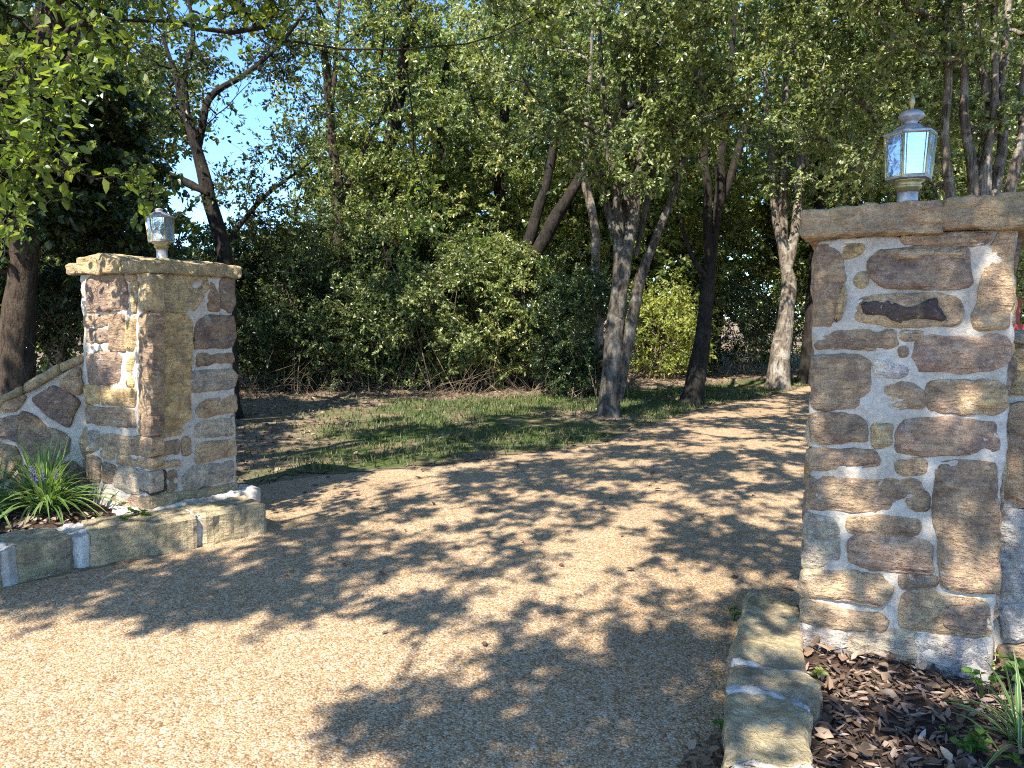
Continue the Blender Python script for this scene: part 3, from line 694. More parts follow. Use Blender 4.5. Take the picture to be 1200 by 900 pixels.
for k, (u, v, sc_, src, lab) in enumerate([(640, 463, .84, 1, 'shrub under the two leaning trunks'), (676, 468, .72, 0, 'low dark shrub just left of the nearest pear trunk'),
                                           (262, 468, .95, 2, 'shrub half hidden behind the left pillar'), (355, 455, 1.1, 3, 'tall shrub rising behind the leftmost shrubs'), (450, 455, 1.12, 0, 'tall shrub behind the bright leaf sprays'), (535, 452, 1.05, 1, 'shrub behind the middle of the thicket')]):
    o = copy_tree(protos[src]); p = ground(u, v); f_ = 1.0 if u == 676 else 1.08; o.location = (p[0] * f_, p[1] * f_, 0); o.scale = (sc_,) * 3; o.rotation_euler = (0, 0, 1.7 * k + .6); o['label'] = lab
# left of the pillar, behind the wing wall
for k, (x, y, rx, ry, h, lab) in enumerate([(-6.9, 9.6, 1.4, 1.0, 2.9, 'dark bush behind the low end of the left wall'), (-5.2, 9.8, 1.2, .9, 3.0, 'dark bush behind the top of the left wall')]):
    make_shrub('shrub', lab, 'shrub', (x, y, 0), rx, ry, h, 170, 62, .07, M_LVINE, 60 + k, .3, None, 40)
p = ground(768, 452); make_shrub('yellow_shrub', 'sunny yellow green bush between the first and second pear trunks', 'shrub', (p[0] + .3, p[1] + 1.0, 0), 1.25, 1.0, 2.3, 150, 60, .075, M_LYEL, 71, .3, None, 30)
p = ground(862, 447); make_shrub('shrub', 'low dark bush on the lawn between the second and third pear trunks', 'shrub', (p[0], p[1] + 1.2, 0), 1.9, 1.2, 2.5, 210, 62, .07, M_LVINE, 72, .32, None, 26)
p = ground(800, 449); make_shrub('shrub', 'small dark bush just left of the second pear trunk', 'shrub', (p[0] - .2, p[1] + 1.9, 0), 1.0, .8, 2.2, 110, 60, .07, M_LHEDGE, 73, .3, None, 26)
p = ground(965, 445); make_shrub('shrub', 'green bush behind the dark trunk by the near pillar', 'shrub', (p[0] + .8, p[1] + 3.0, 0), 2.2, 1.4, 3.2, 200, 60, .085, M_LBACK, 74, .38, None, 24)
# dead brush at the foot of the thicket and behind the wall
def brush(label, spots, seed):
    rng = np.random.default_rng(seed); mb = MB()
    for (x, y, rx, ry, n, h) in spots:
        for _ in range(n):
            b0 = np.array([x + rng.normal() * rx, y + rng.normal() * ry, .03]); d = np.array([rng.normal() * .55, rng.normal() * .4 - .15, rng.uniform(.25, 1)]) * h * rng.uniform(.4, 1.2)
            pp = crom([b0, b0 + d * .5 + rng.normal(size=3) * .08, b0 + d + np.array([rng.normal() * .1, 0, -.1 * h])], 7); pp[:, 2] = np.maximum(pp[:, 2], .02)
            tube(mb, pp, np.linspace(.0042, .0015, 7), 3, cap=False)
    o = link_mesh('dry_brush', mb, M_TWIG, loc=(spots[0][0], spots[0][1], 0)); return tag(o, label, 'brush', kind='stuff')
brush('tangle of pale dry stems along the foot of the thicket', [(-4.6, 12.4, .35, .25, 60, 1.1), (-3.6, 12.7, .5, .25, 50, .8), (-2.4, 12.8, .6, .25, 60, .8), (-1.0, 13.0, .6, .25, 70, .9), (.3, 13.3, .6, .25, 60, .9), (1.3, 13.9, .5, .3, 50, .9)], 81)
brush('tangle of bare vines around the trunk behind the left wall', [(-5.0, 7.4, .5, .25, 70, 2.0), (-4.2, 7.9, .4, .3, 40, 1.6), (-5.7, 7.2, .4, .2, 40, 1.8)], 82)

# ---- trees of the wood behind, two kinds copied
back_group = 'trees of the wood behind the thicket'
def back_tree(label, seed, lmat, h, r, dens=1.0):
    tr = [(np.array([(0, 0, -.05), (.05, 0, 1.8), (-.1, .1, h * .45), (.1, -.1, h * .75), (0, 0, h * .95)]), [.17, .15, .12, .08, .03])]
    return tree('woodland_tree', label, 'tree', tr, [(0, 0, h * .58, r, r, h * .40, 1.0), (0, 0, h * .3, r * .8, r * .8, h * .25, .35)], int(230 * dens), 100, .125, lmat, M_BARKD, seed, .62, back_group, kr=.0095)
bts = [back_tree('leafy wood tree behind the leaning trunks, its trunk hidden', 91, M_LBACK, 10.0, 2.7), back_tree('yellowish leafy wood tree behind the thicket, its trunk hidden', 92, M_LBACK, 9.0, 2.4, .8)]
spots = [(.2, 20.5, 1.05, 0), (-2.6, 19.5, 1.0, 1), (3.4, 19.0, 1.0, 1), (6.0, 22.0, 1.1, 0), (9.2, 20.5, 1.1, 1), (12.0, 18.5, 1.05, 0), (-4.8, 22.5, .8, 1), (-8.0, 13.0, 1.0, 0), (-10.2, 15.5, 1.15, 1), (2.6, 24.5, 1.25, 0), (12.5, 24, 1.2, 1), (-13.5, 15.0, 1.2, 0), (14.5, 20, 1.2, 1), (16, 15.5, 1.1, 0)]
for k, (x, y, s, src) in enumerate(spots):
    o = bts[src] if k == (0, 1)[src] and k < 2 else copy_tree(bts[src])
    o.location = (x, y, 0); o.scale = (s, s, s); o.rotation_euler = (0, 0, k * 2.1)
    o['label'] = ['leafy wood tree behind the leaning trunks', 'leafy wood tree behind the middle of the thicket', 'leafy wood tree behind the first and second pear trunks', 'leafy wood tree far behind the second pear trunk', 'leafy wood tree far behind the pale sunlit trunk', 'leafy wood tree far behind the right pillar', 'low wood tree under the patch of sky', 'dense wood tree behind the vine covered trunk', 'wood tree at the far left edge', 'tallest wood tree, far behind the leaning trunks', 'wood tree showing over the right pillar, far back', 'wood tree beyond the left edge', 'wood tree beyond the right pillar', 'wood tree at the far right edge'][k]
# far treeline
rng = np.random.default_rng(99); lm = MB(); C = []
for x in np.arange(-70, 75, 1.6):
    h = 7.0 + 2.5 * math.sin(x * .23) + rng.uniform(-.8, .8)
    if -26 < x < -12: h *= .5
    for _ in range(18): C.append((x + rng.normal() * 1.2, 46 + rng.normal() * 2.0 - abs(x) * .12, rng.uniform(.2, 1) * h))
spray(lm, None, np.array(C), 1.2, 26, 4, rng, .42, .2, .7)
tag(link_mesh('treeline', lm, M_LBACK), 'far hazy treeline closing the view beyond the wood', 'treeline', kind='stuff')
#@@ENDVEG

# ---- grass and litter
def grass():
    rng = np.random.default_rng(7); n = 150000
    P = np.c_[rng.uniform(-6, 9, n), rng.uniform(6, 19, n)]
    s = seg_side(P, LEC); q = np.c_[P, np.zeros(n)]
    patch = fbm(q, .8, 17, 3) * .5 + .25 * vnoise(q, 4, 21)
    hed = 13.0 + .75 * np.maximum(P[:, 0] + 1.0, 0)
    dens = np.clip(.58 + patch * 1.5, 0, 1) * np.clip((hed - P[:, 1]) / 1.3, .03, 1) * np.clip((s + .05) / .3, 0, 1) * (1 - .88 * bareness(P))
    dens *= np.clip(.25 + (P[:, 0] + 4.6) * .22, .18, 1) * np.clip(15 / (P[:, 1] ** 1.15), .25, 1)
    keep = (rng.uniform(size=n) < dens) & (s > -.06) & (P[:, 1] > 6.0)
    P = P[keep]; n = len(P); z = lawn_z(P)
    L = rng.uniform(.035, .095, n); a = rng.uniform(0, 2 * PI, n); lean = rng.uniform(.1, .8, n)
    d = np.c_[np.cos(a) * lean, np.sin(a) * lean, np.ones(n)]; side = np.c_[-np.sin(a), np.cos(a), np.zeros(n)] * (.0045 + .0005 * P[:, 1:2] / 2)
    b = np.c_[P, z - .004]; V = np.zeros((n, 5, 3)); mid = b + d * L[:, None] * .55; tip = b + d * L[:, None] + np.c_[np.cos(a), np.sin(a), -np.ones(n) * .4] * (L * lean * .5)[:, None]
    V[:, 0] = b - side; V[:, 1] = b + side; V[:, 2] = mid + side * .7; V[:, 3] = mid - side * .7; V[:, 4] = tip
    i = np.arange(n)[:, None] * 5; mb = MB()
    mb.add(V.reshape(-1, 3), [i + np.array([[0, 1, 2, 3]]), i + np.array([[3, 2, 4]])], rnd=np.repeat(np.clip(rng.beta(2, 2.5, n) + .15 * patch[keep], 0, 1), 5))
    tag(link_mesh('grass', mb, M_GRASS), 'short green grass with bare patches beside the drive', 'grass', kind='stuff')
grass()
def litter(name, label, P, z, size, seed, mat=M_LITTER, flat=.35, lo=0, hi=1, wd=.6):
    rng = np.random.default_rng(seed); n = len(P)
    pos = np.c_[P, z + rng.uniform(.002, .014, n)]; a = rng.uniform(0, 2 * PI, n)
    ax = np.c_[np.cos(a), np.sin(a), rng.normal(0, flat * .6, n)]; nr = np.c_[rng.normal(size=(n, 2)) * flat, np.ones(n)]
    L = size * rng.uniform(.5, 1.3, n); mb = MB()
    leaf_arrays(pos, ax, nr, L, L * wd * rng.uniform(.6, 1.2, n), np.clip(lo + (hi - lo) * rng.beta(1.6, 1.6, n), 0, 1), mb, fold=.22, droop=-.12)
    return tag(link_mesh(name, mb, mat), label, 'leaf litter', kind='stuff')
rng = np.random.default_rng(8); n = 26000
P = np.c_[rng.uniform(-7, 8, n), rng.uniform(6, 18, n)]; s = seg_side(P, LEC); hed = 12.1 + .7 * np.maximum(P[:, 0] + 1.0, 0)
k = (s > .02) & (rng.uniform(size=n) < .06 + .8 * bareness(P)) & (rng.uniform(size=n) < np.where(P[:, 1] > hed, .95, np.where(P[:, 0] < -2.6, .8, np.where(s < .25, .9, .8))))
P = P[k]; litter('leaf_litter', 'pale dry leaves scattered over the grass and under the thicket', P, lawn_z(P), .065, 9)
n = 1100; t_ = rng.uniform(0, 1, n); P = np.c_[rng.uniform(-3.5, 6, n), rng.uniform(2.4, 13, n)]; s = seg_side(P, LEC)
k = (s < 0) & (s > -4.5) & (P[:, 0] < .9 + (P[:, 1] - 2.6) * .75) & ((s > -.6) | (rng.uniform(size=n) < .3)) & (P[:, 1] > 4.6 - .7 * (P[:, 0] + 2.5))
litter('fallen_leaves', 'brown fallen leaves lying scattered on the drive', P[k], np.full(k.sum(), .006), .055, 10, lo=0, hi=.55)

#@@STONE
# ------------------------------------------------------------------ stone work
TINT = dict(tan=(.51, .395, .265), brown=(.40, .305, .215), purple=(.32, .25, .20), ochre=(.55, .42, .23), grey=(.46, .42, .345), dark=(.11, .09, .088), white=(.66, .64, .61), blue=(.45, .45, .45), pink=(.48, .355, .27), olive=(.49, .405, .255), kerb=(.47, .405, .275))
class Frame:
    """a vertical or horizontal face: origin p0, in-plane axes a, b, outward normal n"""
    def __init__(s, p0, a, b, n): s.p0 = np.array(p0, float); s.a = np.array(a, float); s.b = np.array(b, float); s.n = np.array(n, float)
    def uv(s, P): P = np.atleast_2d(P) - s.p0; return np.c_[P @ s.a, P @ s.b]
    def px(s, pts): return np.array([s.uv(onplane(u, v, s.p0, s.n))[0] for u, v in pts])

def chaikin(P, k=1):
    for _ in range(k):
        Q = np.roll(P, -1, 0); P = np.stack([P * .84 + Q * .16, P * .16 + Q * .84], 1).reshape(-1, 2)
    return P
def round_corners(P, r=.013):
    A_ = np.roll(P, 1, 0); B_ = np.roll(P, -1, 0); out = []
    for a, p, b in zip(A_, P, B_):
        la, lb = np.linalg.norm(a - p), np.linalg.norm(b - p); ra, rb = min(r, la * .3), min(r, lb * .3)
        e0 = p + (a - p) * ra / max(la, 1e-9); e1 = p + (b - p) * rb / max(lb, 1e-9)
        out += [e0, p * .5 + (e0 + e1) * .25, e1]
    return np.array(out)
def resample_closed(P, step):
    Q = np.vstack([P, P[:1]]); d = np.r_[0, np.cumsum(np.linalg.norm(np.diff(Q, axis=0), axis=1))]
    n = max(16, int(d[-1] / step)); t = np.linspace(0, d[-1], n, endpoint=False)
    return np.c_[np.interp(t, d, Q[:, 0]), np.interp(t, d, Q[:, 1])]
def poly_area(P): x, y = P[:, 0], P[:, 1]; return .5 * np.sum(x * np.roll(y, -1) - y * np.roll(x, -1))

def stone(mb, fr, poly, tint, depth=.10, proud=.012, seed=0, step=.013, bev=.010, bumpy=1.0, jit=.004, nside=3, grow=.014, smooth=1):
    rng = np.random.default_rng(seed)
    P = np.asarray(poly, float)
    if poly_area(P) < 0: P = P[::-1]
    P = resample_closed(round_corners(P), step); n = len(P)
    q3 = np.c_[P, np.full(n, seed * 1.37)]
    nrm = unit(np.roll(P, -1, 0) - np.roll(P, 1, 0)); nrm = np.c_[nrm[:, 1], -nrm[:, 0]]   # outward
    P = P + nrm * (grow + jit * 2.0 * fbm(q3, 16, seed, 3) + jit * .5 * vnoise(q3, 70, seed))[:, None]
    c = P.mean(0); X = P - c; _, _, Vt = np.linalg.svd(X, full_matrices=False)
    m = X @ Vt.T; half = np.abs(m).max(0); hm = max(half[0] - half[1], 0.0)
    target = c + np.clip(m[:, 0:1], -hm, hm) @ Vt[0:1]
    wmin = half[1]; bev = min(bev, wmin * .35)
    tilt = rng.normal(size=2) * .012
    rings = []
    for k in range(nside): rings.append((P + nrm * (.004 * vnoise(np.c_[P, np.full(n, seed + k * .9)], 16, seed) if nside < 5 else .012 * fbm(np.c_[P, np.full(n, k * .018 + seed)], 9, seed, 3))[:, None], np.full(n, -depth + (depth + proud - bev) * k / max(nside - 1, 1))))
    rings.append((P - nrm * bev * .35, np.full(n, proud - bev * .35)))
    Pi = P - nrm * bev * 1.1
    rings.append((Pi, np.full(n, proud)))
    nin = max(2, int(wmin / step * .8))
    for k in range(1, nin + 1):
        f = k / nin; rings.append((Pi * (1 - f) + target * f, np.full(n, proud)))
    V = []
    for k, (uv, d) in enumerate(rings):
        d = d.copy()
        if k >= nside:
            q = np.c_[uv, np.full(n, seed * .77)]
            d += (.012 * bumpy * fbm(q, 11, seed + 1, 3) + .004 * bumpy * vnoise(q, 42, seed + 2) + .0025 * bumpy * vnoise(q, 110, seed + 4)) * (1 if k > nside else .4) + (uv - c) @ tilt + (.006 * bumpy if k > nside + 1 and nside < 5 else 0)
        V.append(fr.p0 + uv[:, :1] * fr.a + uv[:, 1:] * fr.b + d[:, None] * fr.n)
    V = np.concatenate(V); k = len(rings)
    i = np.arange(k - 1)[:, None] * n; j = np.arange(n)[None, :]; j2 = (j + 1) % n
    F = np.stack([i + j, i + j2, i + n + j2, i + n + j], -1).reshape(-1, 4)
    tc = np.array(TINT[tint] if isinstance(tint, str) else tint) * rng.uniform(.9, 1.1)
    if np.dot(np.cross(fr.a, fr.b), fr.n) < 0: F = F[:, ::-1]
    mb.add(V, [F], tint=tc)

def slab(mb, p0, ux, uy, sx, sy, sz, tint, seed, rough=.012, step=.03, top_bow=0.0):
    """rough slab: a subdivided box with rounded edges pushed about by noise; p0 = its lower corner"""
    nx, ny, nz = max(3, int(sx / step)), max(3, int(sy / step)), max(3, int(sz / (step * .7)))
    V = []; F = []; key = {}
    def vid(i, j, k):
        t = (i, j, k)
        if t not in key: key[t] = len(V); V.append((i / nx, j / ny, k / nz))
        return key[t]
    for i in range(nx):
        for j in range(ny):
            for k in (0, nz):
                f = [vid(i, j, k), vid(i + 1, j, k), vid(i + 1, j + 1, k), vid(i, j + 1, k)]; F.append(f if k else f[::-1])
    for i in range(nx):
        for k in range(nz):
            for j in (0, ny):
                f = [vid(i, j, k), vid(i + 1, j, k), vid(i + 1, j, k + 1), vid(i, j, k + 1)]; F.append(f if j == 0 else f[::-1])
    for j in range(ny):
        for k in range(nz):
            for i in (0, nx):
                f = [vid(i, j, k), vid(i, j + 1, k), vid(i, j + 1, k + 1), vid(i, j, k + 1)]; F.append(f[::-1] if i == 0 else f)
    U = np.array(V); S_ = np.array([sx, sy, sz]); Q = (U - .5) * S_
    rd = .016; inner = np.clip(Q, -S_ / 2 + rd, S_ / 2 - rd); dlt = Q - inner; ln = np.linalg.norm(dlt, axis=1, keepdims=True)
    Q = np.where(ln > 1e-6, inner + dlt / np.maximum(ln, 1e-9) * np.minimum(ln, rd), Q)
    if top_bow: Q[:, 2] += top_bow * (U[:, 2] > .5) * (1 - (2 * U[:, 0] - 1) ** 2)
    W = np.asarray(p0) + (Q[:, :1] + sx / 2) * np.asarray(ux) + (Q[:, 1:2] + sy / 2) * np.asarray(uy) + (Q[:, 2:] + sz / 2) * np.array([0, 0, 1.0])
    d = np.stack([fbm(W, 7, seed, 3), fbm(W, 7, seed + 20, 3), fbm(W, 7, seed + 40, 3) * .7], 1) * rough
    d += np.stack([vnoise(W, 40, seed), vnoise(W, 40, seed + 1), vnoise(W, 40, seed + 2)], 1) * rough * .25
    mb.add(W + d, [np.array(F)], tint=TINT[tint] if isinstance(tint, str) else tint)

def noisy_box(mb, p0, ux, uy, sx, sy, sz, seed, amp=.006, step=.03, tint=(.4, .37, .33)): slab(mb, p0, ux, uy, sx, sy, sz, tint, seed, amp, step)

def random_courses(w, h, rng, z0=0.0):
    """polygons of a rough ashlar face, for the faces the photograph does not show"""
    out = []; z = z0
    while z < h - .06:
        ch = min(rng.uniform(.09, .24), h - z); x = 0.0
        while x < w - .05:
            cw = rng.uniform(.14, .4); cw = w - x if w - x - cw < .1 else cw
            g_ = .016; j = lambda: rng.normal() * .008
            out.append(np.array([(x + g_ + j(), z + g_ + j()), (x + cw - g_ + j(), z + g_ + j()), (x + cw - g_ + j(), z + ch - g_ + j()), (x + g_ + j(), z + ch - g_ + j())])); x += cw
        z += ch
    return out

Z3 = np.array([0, 0, 1.0])
def z_at(u, v, p, n): return onplane(u, v, p, n)[2]

# ---- right pillar
zb = .08
A = ground(938, 750, zb); B = ground(1163, 793, zb)
ea = unit(np.array([B[0] - A[0], B[1] - A[1], 0])); en = np.array([ea[1], -ea[0], 0]); W_R = np.linalg.norm((B - A)[:2])
if en @ np.array([0, -1, 0]) < 0: en = -en
fr = Frame((A[0], A[1], 0), ea, Z3, en)
topR = fr.px([(1060, 274)])[0][1]
print('right pillar', A, B, 'w', W_R, 'top', topR)
def zz4(pts): return [(920 + x / 3.0, 260 + y / 3.0) for x, y in pts]
def zz5(pts): return [(900 + x / 3.213, 540 + y / 3.213) for x, y in pts]
RS = [(zz4([(118, 85), (175, 80), (195, 130), (210, 190), (208, 260), (165, 370), (105, 370), (112, 200)]), 'brown'),
      (zz4([(198, 82), (285, 85), (245, 118), (205, 120)]), 'ochre'),
      (zz4([(410, 48), (550, 38), (600, 48), (730, 46), (700, 74), (590, 77), (420, 74)]), 'brown'),
      (zz4([(300, 140), (330, 105), (430, 95), (640, 92), (650, 215), (590, 228), (360, 222), (310, 185)]), 'purple'),
      (zz4([(245, 205), (265, 182), (290, 185), (290, 215), (270, 230), (248, 222)]), 'olive'),
      (zz4([(245, 300), (265, 270), (400, 262), (540, 258), (615, 275), (620, 340), (590, 362), (400, 365), (250, 345)]), 'tan'),
      (zz4([(264, 285), (330, 277), (430, 300), (520, 270), (542, 268), (540, 292), (588, 340), (556, 356), (520, 338), (440, 345), (405, 362), (345, 332), (272, 322)]), 'dark', .016),
      (zz4([(335, 108), (430, 99), (630, 96), (634, 128), (520, 124), (420, 132), (338, 126)]), 'tan', .015),
      (zz4([(210, 205), (212, 268), (190, 345), (178, 350), (190, 270)]), 'ochre', .014), (zz4([(640, 640), (760, 600), (770, 650), (735, 664)]), 'ochre', .014), (zz5([(660, 620), (665, 540), (780, 530), (818, 560), (818, 640), (760, 650)]), 'pink', .014),
      (zz4([(755, 35), (802, 35), (792, 200), (782, 368), (670, 370), (665, 340), (690, 240), (710, 170), (735, 80)]), 'tan'),
      (zz4([(103, 388), (385, 388), (390, 425), (370, 442), (106, 445)]), 'brown'),
      (zz4([(405, 390), (485, 390), (470, 408), (410, 412)]), 'tan'),
      (zz4([(455, 440), (490, 405), (560, 400), (770, 405), (788, 430), (785, 490), (740, 515), (620, 525), (470, 520), (455, 490)]), 'pink'),
      (zz4([(400, 445), (425, 440), (432, 465), (410, 478)]), 'tan'),
      (zz4([(100, 475), (260, 470), (290, 490), (300, 600), (290, 650), (110, 655), (97, 640)]), 'brown'),
      (zz4([(308, 480), (330, 470), (425, 500), (430, 530), (405, 545), (320, 548)]), 'white'),
      (zz4([(325, 590), (350, 570), (440, 570), (485, 600), (490, 650), (400, 655), (335, 645)]), 'tan'),
      (zz4([(510, 570), (600, 562), (765, 565), (778, 640), (740, 672), (505, 660), (498, 610)]), 'tan'),
      (zz4([(92, 680), (255, 682), (285, 710), (288, 770), (150, 772), (92, 760)]), 'brown'),
      (zz4([(308, 715), (378, 708), (375, 780), (315, 792)]), 'olive'),
      (zz4([(390, 755), (420, 705), (500, 695), (740, 705), (747, 800), (540, 815), (395, 808)]), 'pink'),
      (zz4([(80, 805), (310, 808), (330, 850), (250, 860), (82, 862)]), 'brown'),
      (zz4([(388, 845), (485, 840), (488, 880), (395, 885)]), 'tan'),
      (zz5([(143, 60), (560, 58), (600, 110), (605, 185), (440, 190), (146, 182)]), 'brown'),
      (zz5([(635, 10), (857, 5), (862, 490), (700, 490), (655, 470), (645, 300), (625, 230), (640, 100)]), 'brown'),
      (zz5([(146, 200), (240, 215), (270, 260), (265, 370), (215, 400), (132, 405)]), 'grey'),
      (zz5([(295, 220), (400, 212), (560, 220), (572, 245), (550, 272), (300, 270)]), 'brown'),
      (zz5([(300, 310), (330, 285), (480, 285), (600, 310), (620, 420), (400, 405), (310, 375)]), 'pink'),
      (zz5([(126, 415), (300, 420), (420, 430), (465, 490), (420, 545), (300, 520), (126, 505)]), 'tan'),
      (zz5([(500, 435), (630, 440), (630, 465), (505, 475)]), 'brown'),
      (zz5([(126, 525), (300, 570), (420, 580), (445, 610), (430, 635), (300, 630), (130, 610)]), 'tan'),
      (zz5([(495, 560), (520, 495), (620, 490), (660, 520), (780, 520), (827, 545), (832, 655), (760, 660), (500, 625)]), 'tan'),
      (zz5([(92, 620), (290, 650), (290, 725), (170, 735), (98, 700)]), 'blue'),
      (zz5([(300, 680), (330, 655), (440, 645), (550, 655), (550, 765), (480, 760), (380, 730), (295, 725)]), 'grey'),
      (zz5([(560, 665), (800, 670), (832, 740), (815, 815), (700, 805), (555, 780)]), 'blue')]

def pillar(root, A, ea, en, w, top, z0, front, seed, second=None, depth=None):
    """core of mortar, photographed stones on the visible faces, coursed stones on the hidden ones"""
    rng = np.random.default_rng(seed); back = -en; dp = depth or w
    core = MB(); noisy_box(core, np.array([A[0], A[1], z0 - .12]) + ea * .004 + back * .004, ea, back, w - .008, dp - .008, top - z0 + .12, seed, .012, .02)
    link_mesh('mortar', core, M_MORTAR, root, smooth=True)
    st = MB()
    f1 = Frame((A[0], A[1], 0), ea, Z3, en)
    for k, (pts, tn, *lay) in enumerate(front):
        # a third value marks a weathered layer lying on the face of a larger stone
        stone(st, f1, f1.px(pts), tn, .03 if lay else .09, (lay[0] if lay else rng.uniform(.001, .012)), seed * 100 + k, grow=(0.0 if lay else .012), bev=(.004 if lay else .010), jit=(.006 if lay else .004))
    faces = [(Frame(np.array([A[0], A[1], 0]) + ea * w, back, Z3, ea), second), (Frame(np.array([A[0], A[1], 0]) + back * dp, ea, Z3, back), None), (Frame((A[0], A[1], 0), back, Z3, -ea), None)]
    names = ['tan', 'brown', 'ochre', 'purple', 'grey', 'olive']
    for q, (f, spec) in enumerate(faces):
        fw = w if q == 1 else dp
        if spec is not None:
            for k, (pts, tn) in enumerate(spec): stone(st, f, f.px(pts), tn, .09, rng.uniform(.001, .012), seed * 100 + 50 + k)
        else:
            for k, poly in enumerate(random_courses(fw, top - .02, rng, z0)):
                poly = np.clip(poly, [.03, z0], [fw - .03, top]); stone(st, f, poly, names[rng.integers(6)], .05, rng.uniform(.0, .01), seed * 100 + 200 + q * 70 + k, step=.035)
    link_mesh('stonework', st, M_STONE, root)

base = np.array([A[0], A[1], 0]) + ea * W_R / 2 - en * W_R / 2
rp = thing('stone_pillar', 'big near stone gate pillar on the right with mulch at its foot', 'pillar', base, 'stone gate pillars')
pillar(rp, A, ea, en, W_R, topR, zb, RS, 3)
# cap slabs
def cap(root, A, ea, en, w, top, pieces, seed, over=.06, depth=None):
    """pieces: (from, to, thickness, tint) along the front edge"""
    for k, (s0, s1, th, tn, bow) in enumerate(pieces):
        mb = MB(); p0 = np.array([A[0], A[1], top]) + ea * s0 + en * over
        slab(mb, p0, ea, -en, s1 - s0, (depth or w) + over * 2, th, tn, seed + k, .020, .017, bow); link_mesh('capstone', mb, M_CAP, root)
cap(rp, A, ea, en, W_R, topR - .004, [(-.05, .455, .12, 'tan', .01), (.459, W_R + .13, .125, 'tan', .008)], 31)

# ---- left pillar
zl = .16
Cc = ground(176, 604, zl)
th = R(62); er = np.array([math.cos(th), math.sin(th), 0]); el = np.array([-math.sin(th), math.cos(th), 0])   # right-face run, left-face run
def solve_w(dirv, u):
    lo, hi = .2, 1.6
    f = lambda t: project(Cc + dirv * t + np.array([0, 0, .8]))[0][0] - u
    for _ in range(50):
        m_ = (lo + hi) / 2
        if f(lo) * f(m_) <= 0: hi = m_
        else: lo = m_
    return lo
wr, wl = solve_w(er, 276), solve_w(el, 99)
W_L = (wr + wl) / 2
nl = np.array([-er[0], -er[1], 0]); nr_ = np.array([er[1], -er[0], 0])
print('left pillar', Cc, 'wr', wr, 'wl', wl)
A_L = Cc + el * wl            # left end of the left face
def zf(pts): return [(80 + x / 2.727, 290 + y / 2.727) for x, y in pts]
LF = [([(58, 110), (90, 80), (175, 85), (190, 160), (192, 195), (58, 205)], 'purple'), ([(200, 120), (220, 112), (218, 210), (205, 212)], 'olive'), ([(185, 88), (220, 88), (218, 104), (188, 104)], 'tan'),
      ([(48, 220), (120, 218), (125, 248), (52, 250)], 'brown'), ([(56, 260), (125, 265), (130, 305), (58, 305)], 'purple'), ([(130, 215), (180, 215), (180, 330), (130, 325)], 'brown'),
      ([(185, 240), (215, 225), (215, 300), (205, 325), (182, 320)], 'ochre'), ([(60, 330), (130, 335), (175, 350), (170, 440), (58, 435)], 'purple'), ([(190, 360), (208, 345), (205, 445), (178, 435)], 'ochre'),
      ([(55, 445), (100, 448), (98, 495), (58, 495)], 'ochre'), ([(105, 450), (210, 455), (212, 505), (105, 500)], 'ochre'), ([(55, 507), (210, 520), (212, 575), (58, 560)], 'brown'),
      ([(228, 215), (264, 213), (264, 605), (228, 590)], 'brown'), ([(235, 90), (264, 88), (264, 200), (235, 195)], 'olive'),
      ([(105, 605), (130, 598), (264, 610), (264, 666), (150, 652), (110, 635)], 'tan'), ([(105, 652), (145, 657), (145, 675), (108, 672)], 'tan'), ([(150, 664), (264, 678), (264, 705), (150, 690)], 'tan'),
      ([(110, 690), (148, 700), (148, 750), (112, 750)], 'brown'), ([(150, 735), (165, 700), (264, 722), (264, 782), (195, 785), (150, 765)], 'grey'), ([(140, 790), (216, 795), (218, 840), (150, 832)], 'pink'), ([(222, 800), (264, 800), (264, 848), (228, 845)], 'olive'),
      ([(60, 580), (96, 590), (96, 640), (60, 650)], 'grey'), ([(62, 662), (100, 680), (100, 745), (64, 740)], 'brown')]
RF = [([(260, 88), (440, 90), (450, 130), (400, 205), (260, 200)], 'olive'), ([(260, 213), (370, 215), (395, 240), (390, 400), (388, 585), (330, 600), (260, 607)], 'ochre'), ([(458, 112), (480, 162), (452, 168)], 'brown'), ([(450, 175), (480, 175), (482, 200), (450, 195)], 'brown'),
      ([(487, 110), (500, 95), (528, 95), (530, 180), (515, 208), (490, 190)], 'purple'), ([(410, 245), (440, 220), (525, 220), (533, 280), (520, 315), (405, 318)], 'purple'), ([(415, 345), (525, 335), (530, 365), (415, 375)], 'brown'),
      ([(395, 400), (520, 392), (538, 410), (530, 445), (400, 460)], 'grey'), ([(410, 530), (440, 490), (535, 472), (538, 520), (420, 545)], 'tan'), ([(400, 570), (425, 557), (520, 550), (528, 595), (400, 605)], 'grey'),
      ([(408, 630), (530, 618), (535, 660), (410, 690)], 'tan'), ([(260, 630), (350, 615), (352, 655), (260, 668)], 'brown'), ([(260, 690), (352, 678), (355, 695), (260, 708)], 'tan'),
      ([(262, 725), (308, 715), (310, 772), (262, 784)], 'dark'), ([(318, 715), (345, 712), (345, 770), (322, 780)], 'brown'), ([(360, 745), (400, 705), (525, 685), (528, 740), (380, 775)], 'grey'), ([(260, 802), (540, 757), (540, 797), (380, 832), (260, 850)], 'olive'), ([(365, 610), (385, 605), (388, 660), (368, 665)], 'brown')]
topL = z_at(176, 318, Cc, nl)
lp = thing('stone_pillar', 'smaller far stone gate pillar on the left behind the striped grass plant', 'pillar', np.array([Cc[0], Cc[1], 0]) + er * wr / 2 + el * wl / 2, 'stone gate pillars')
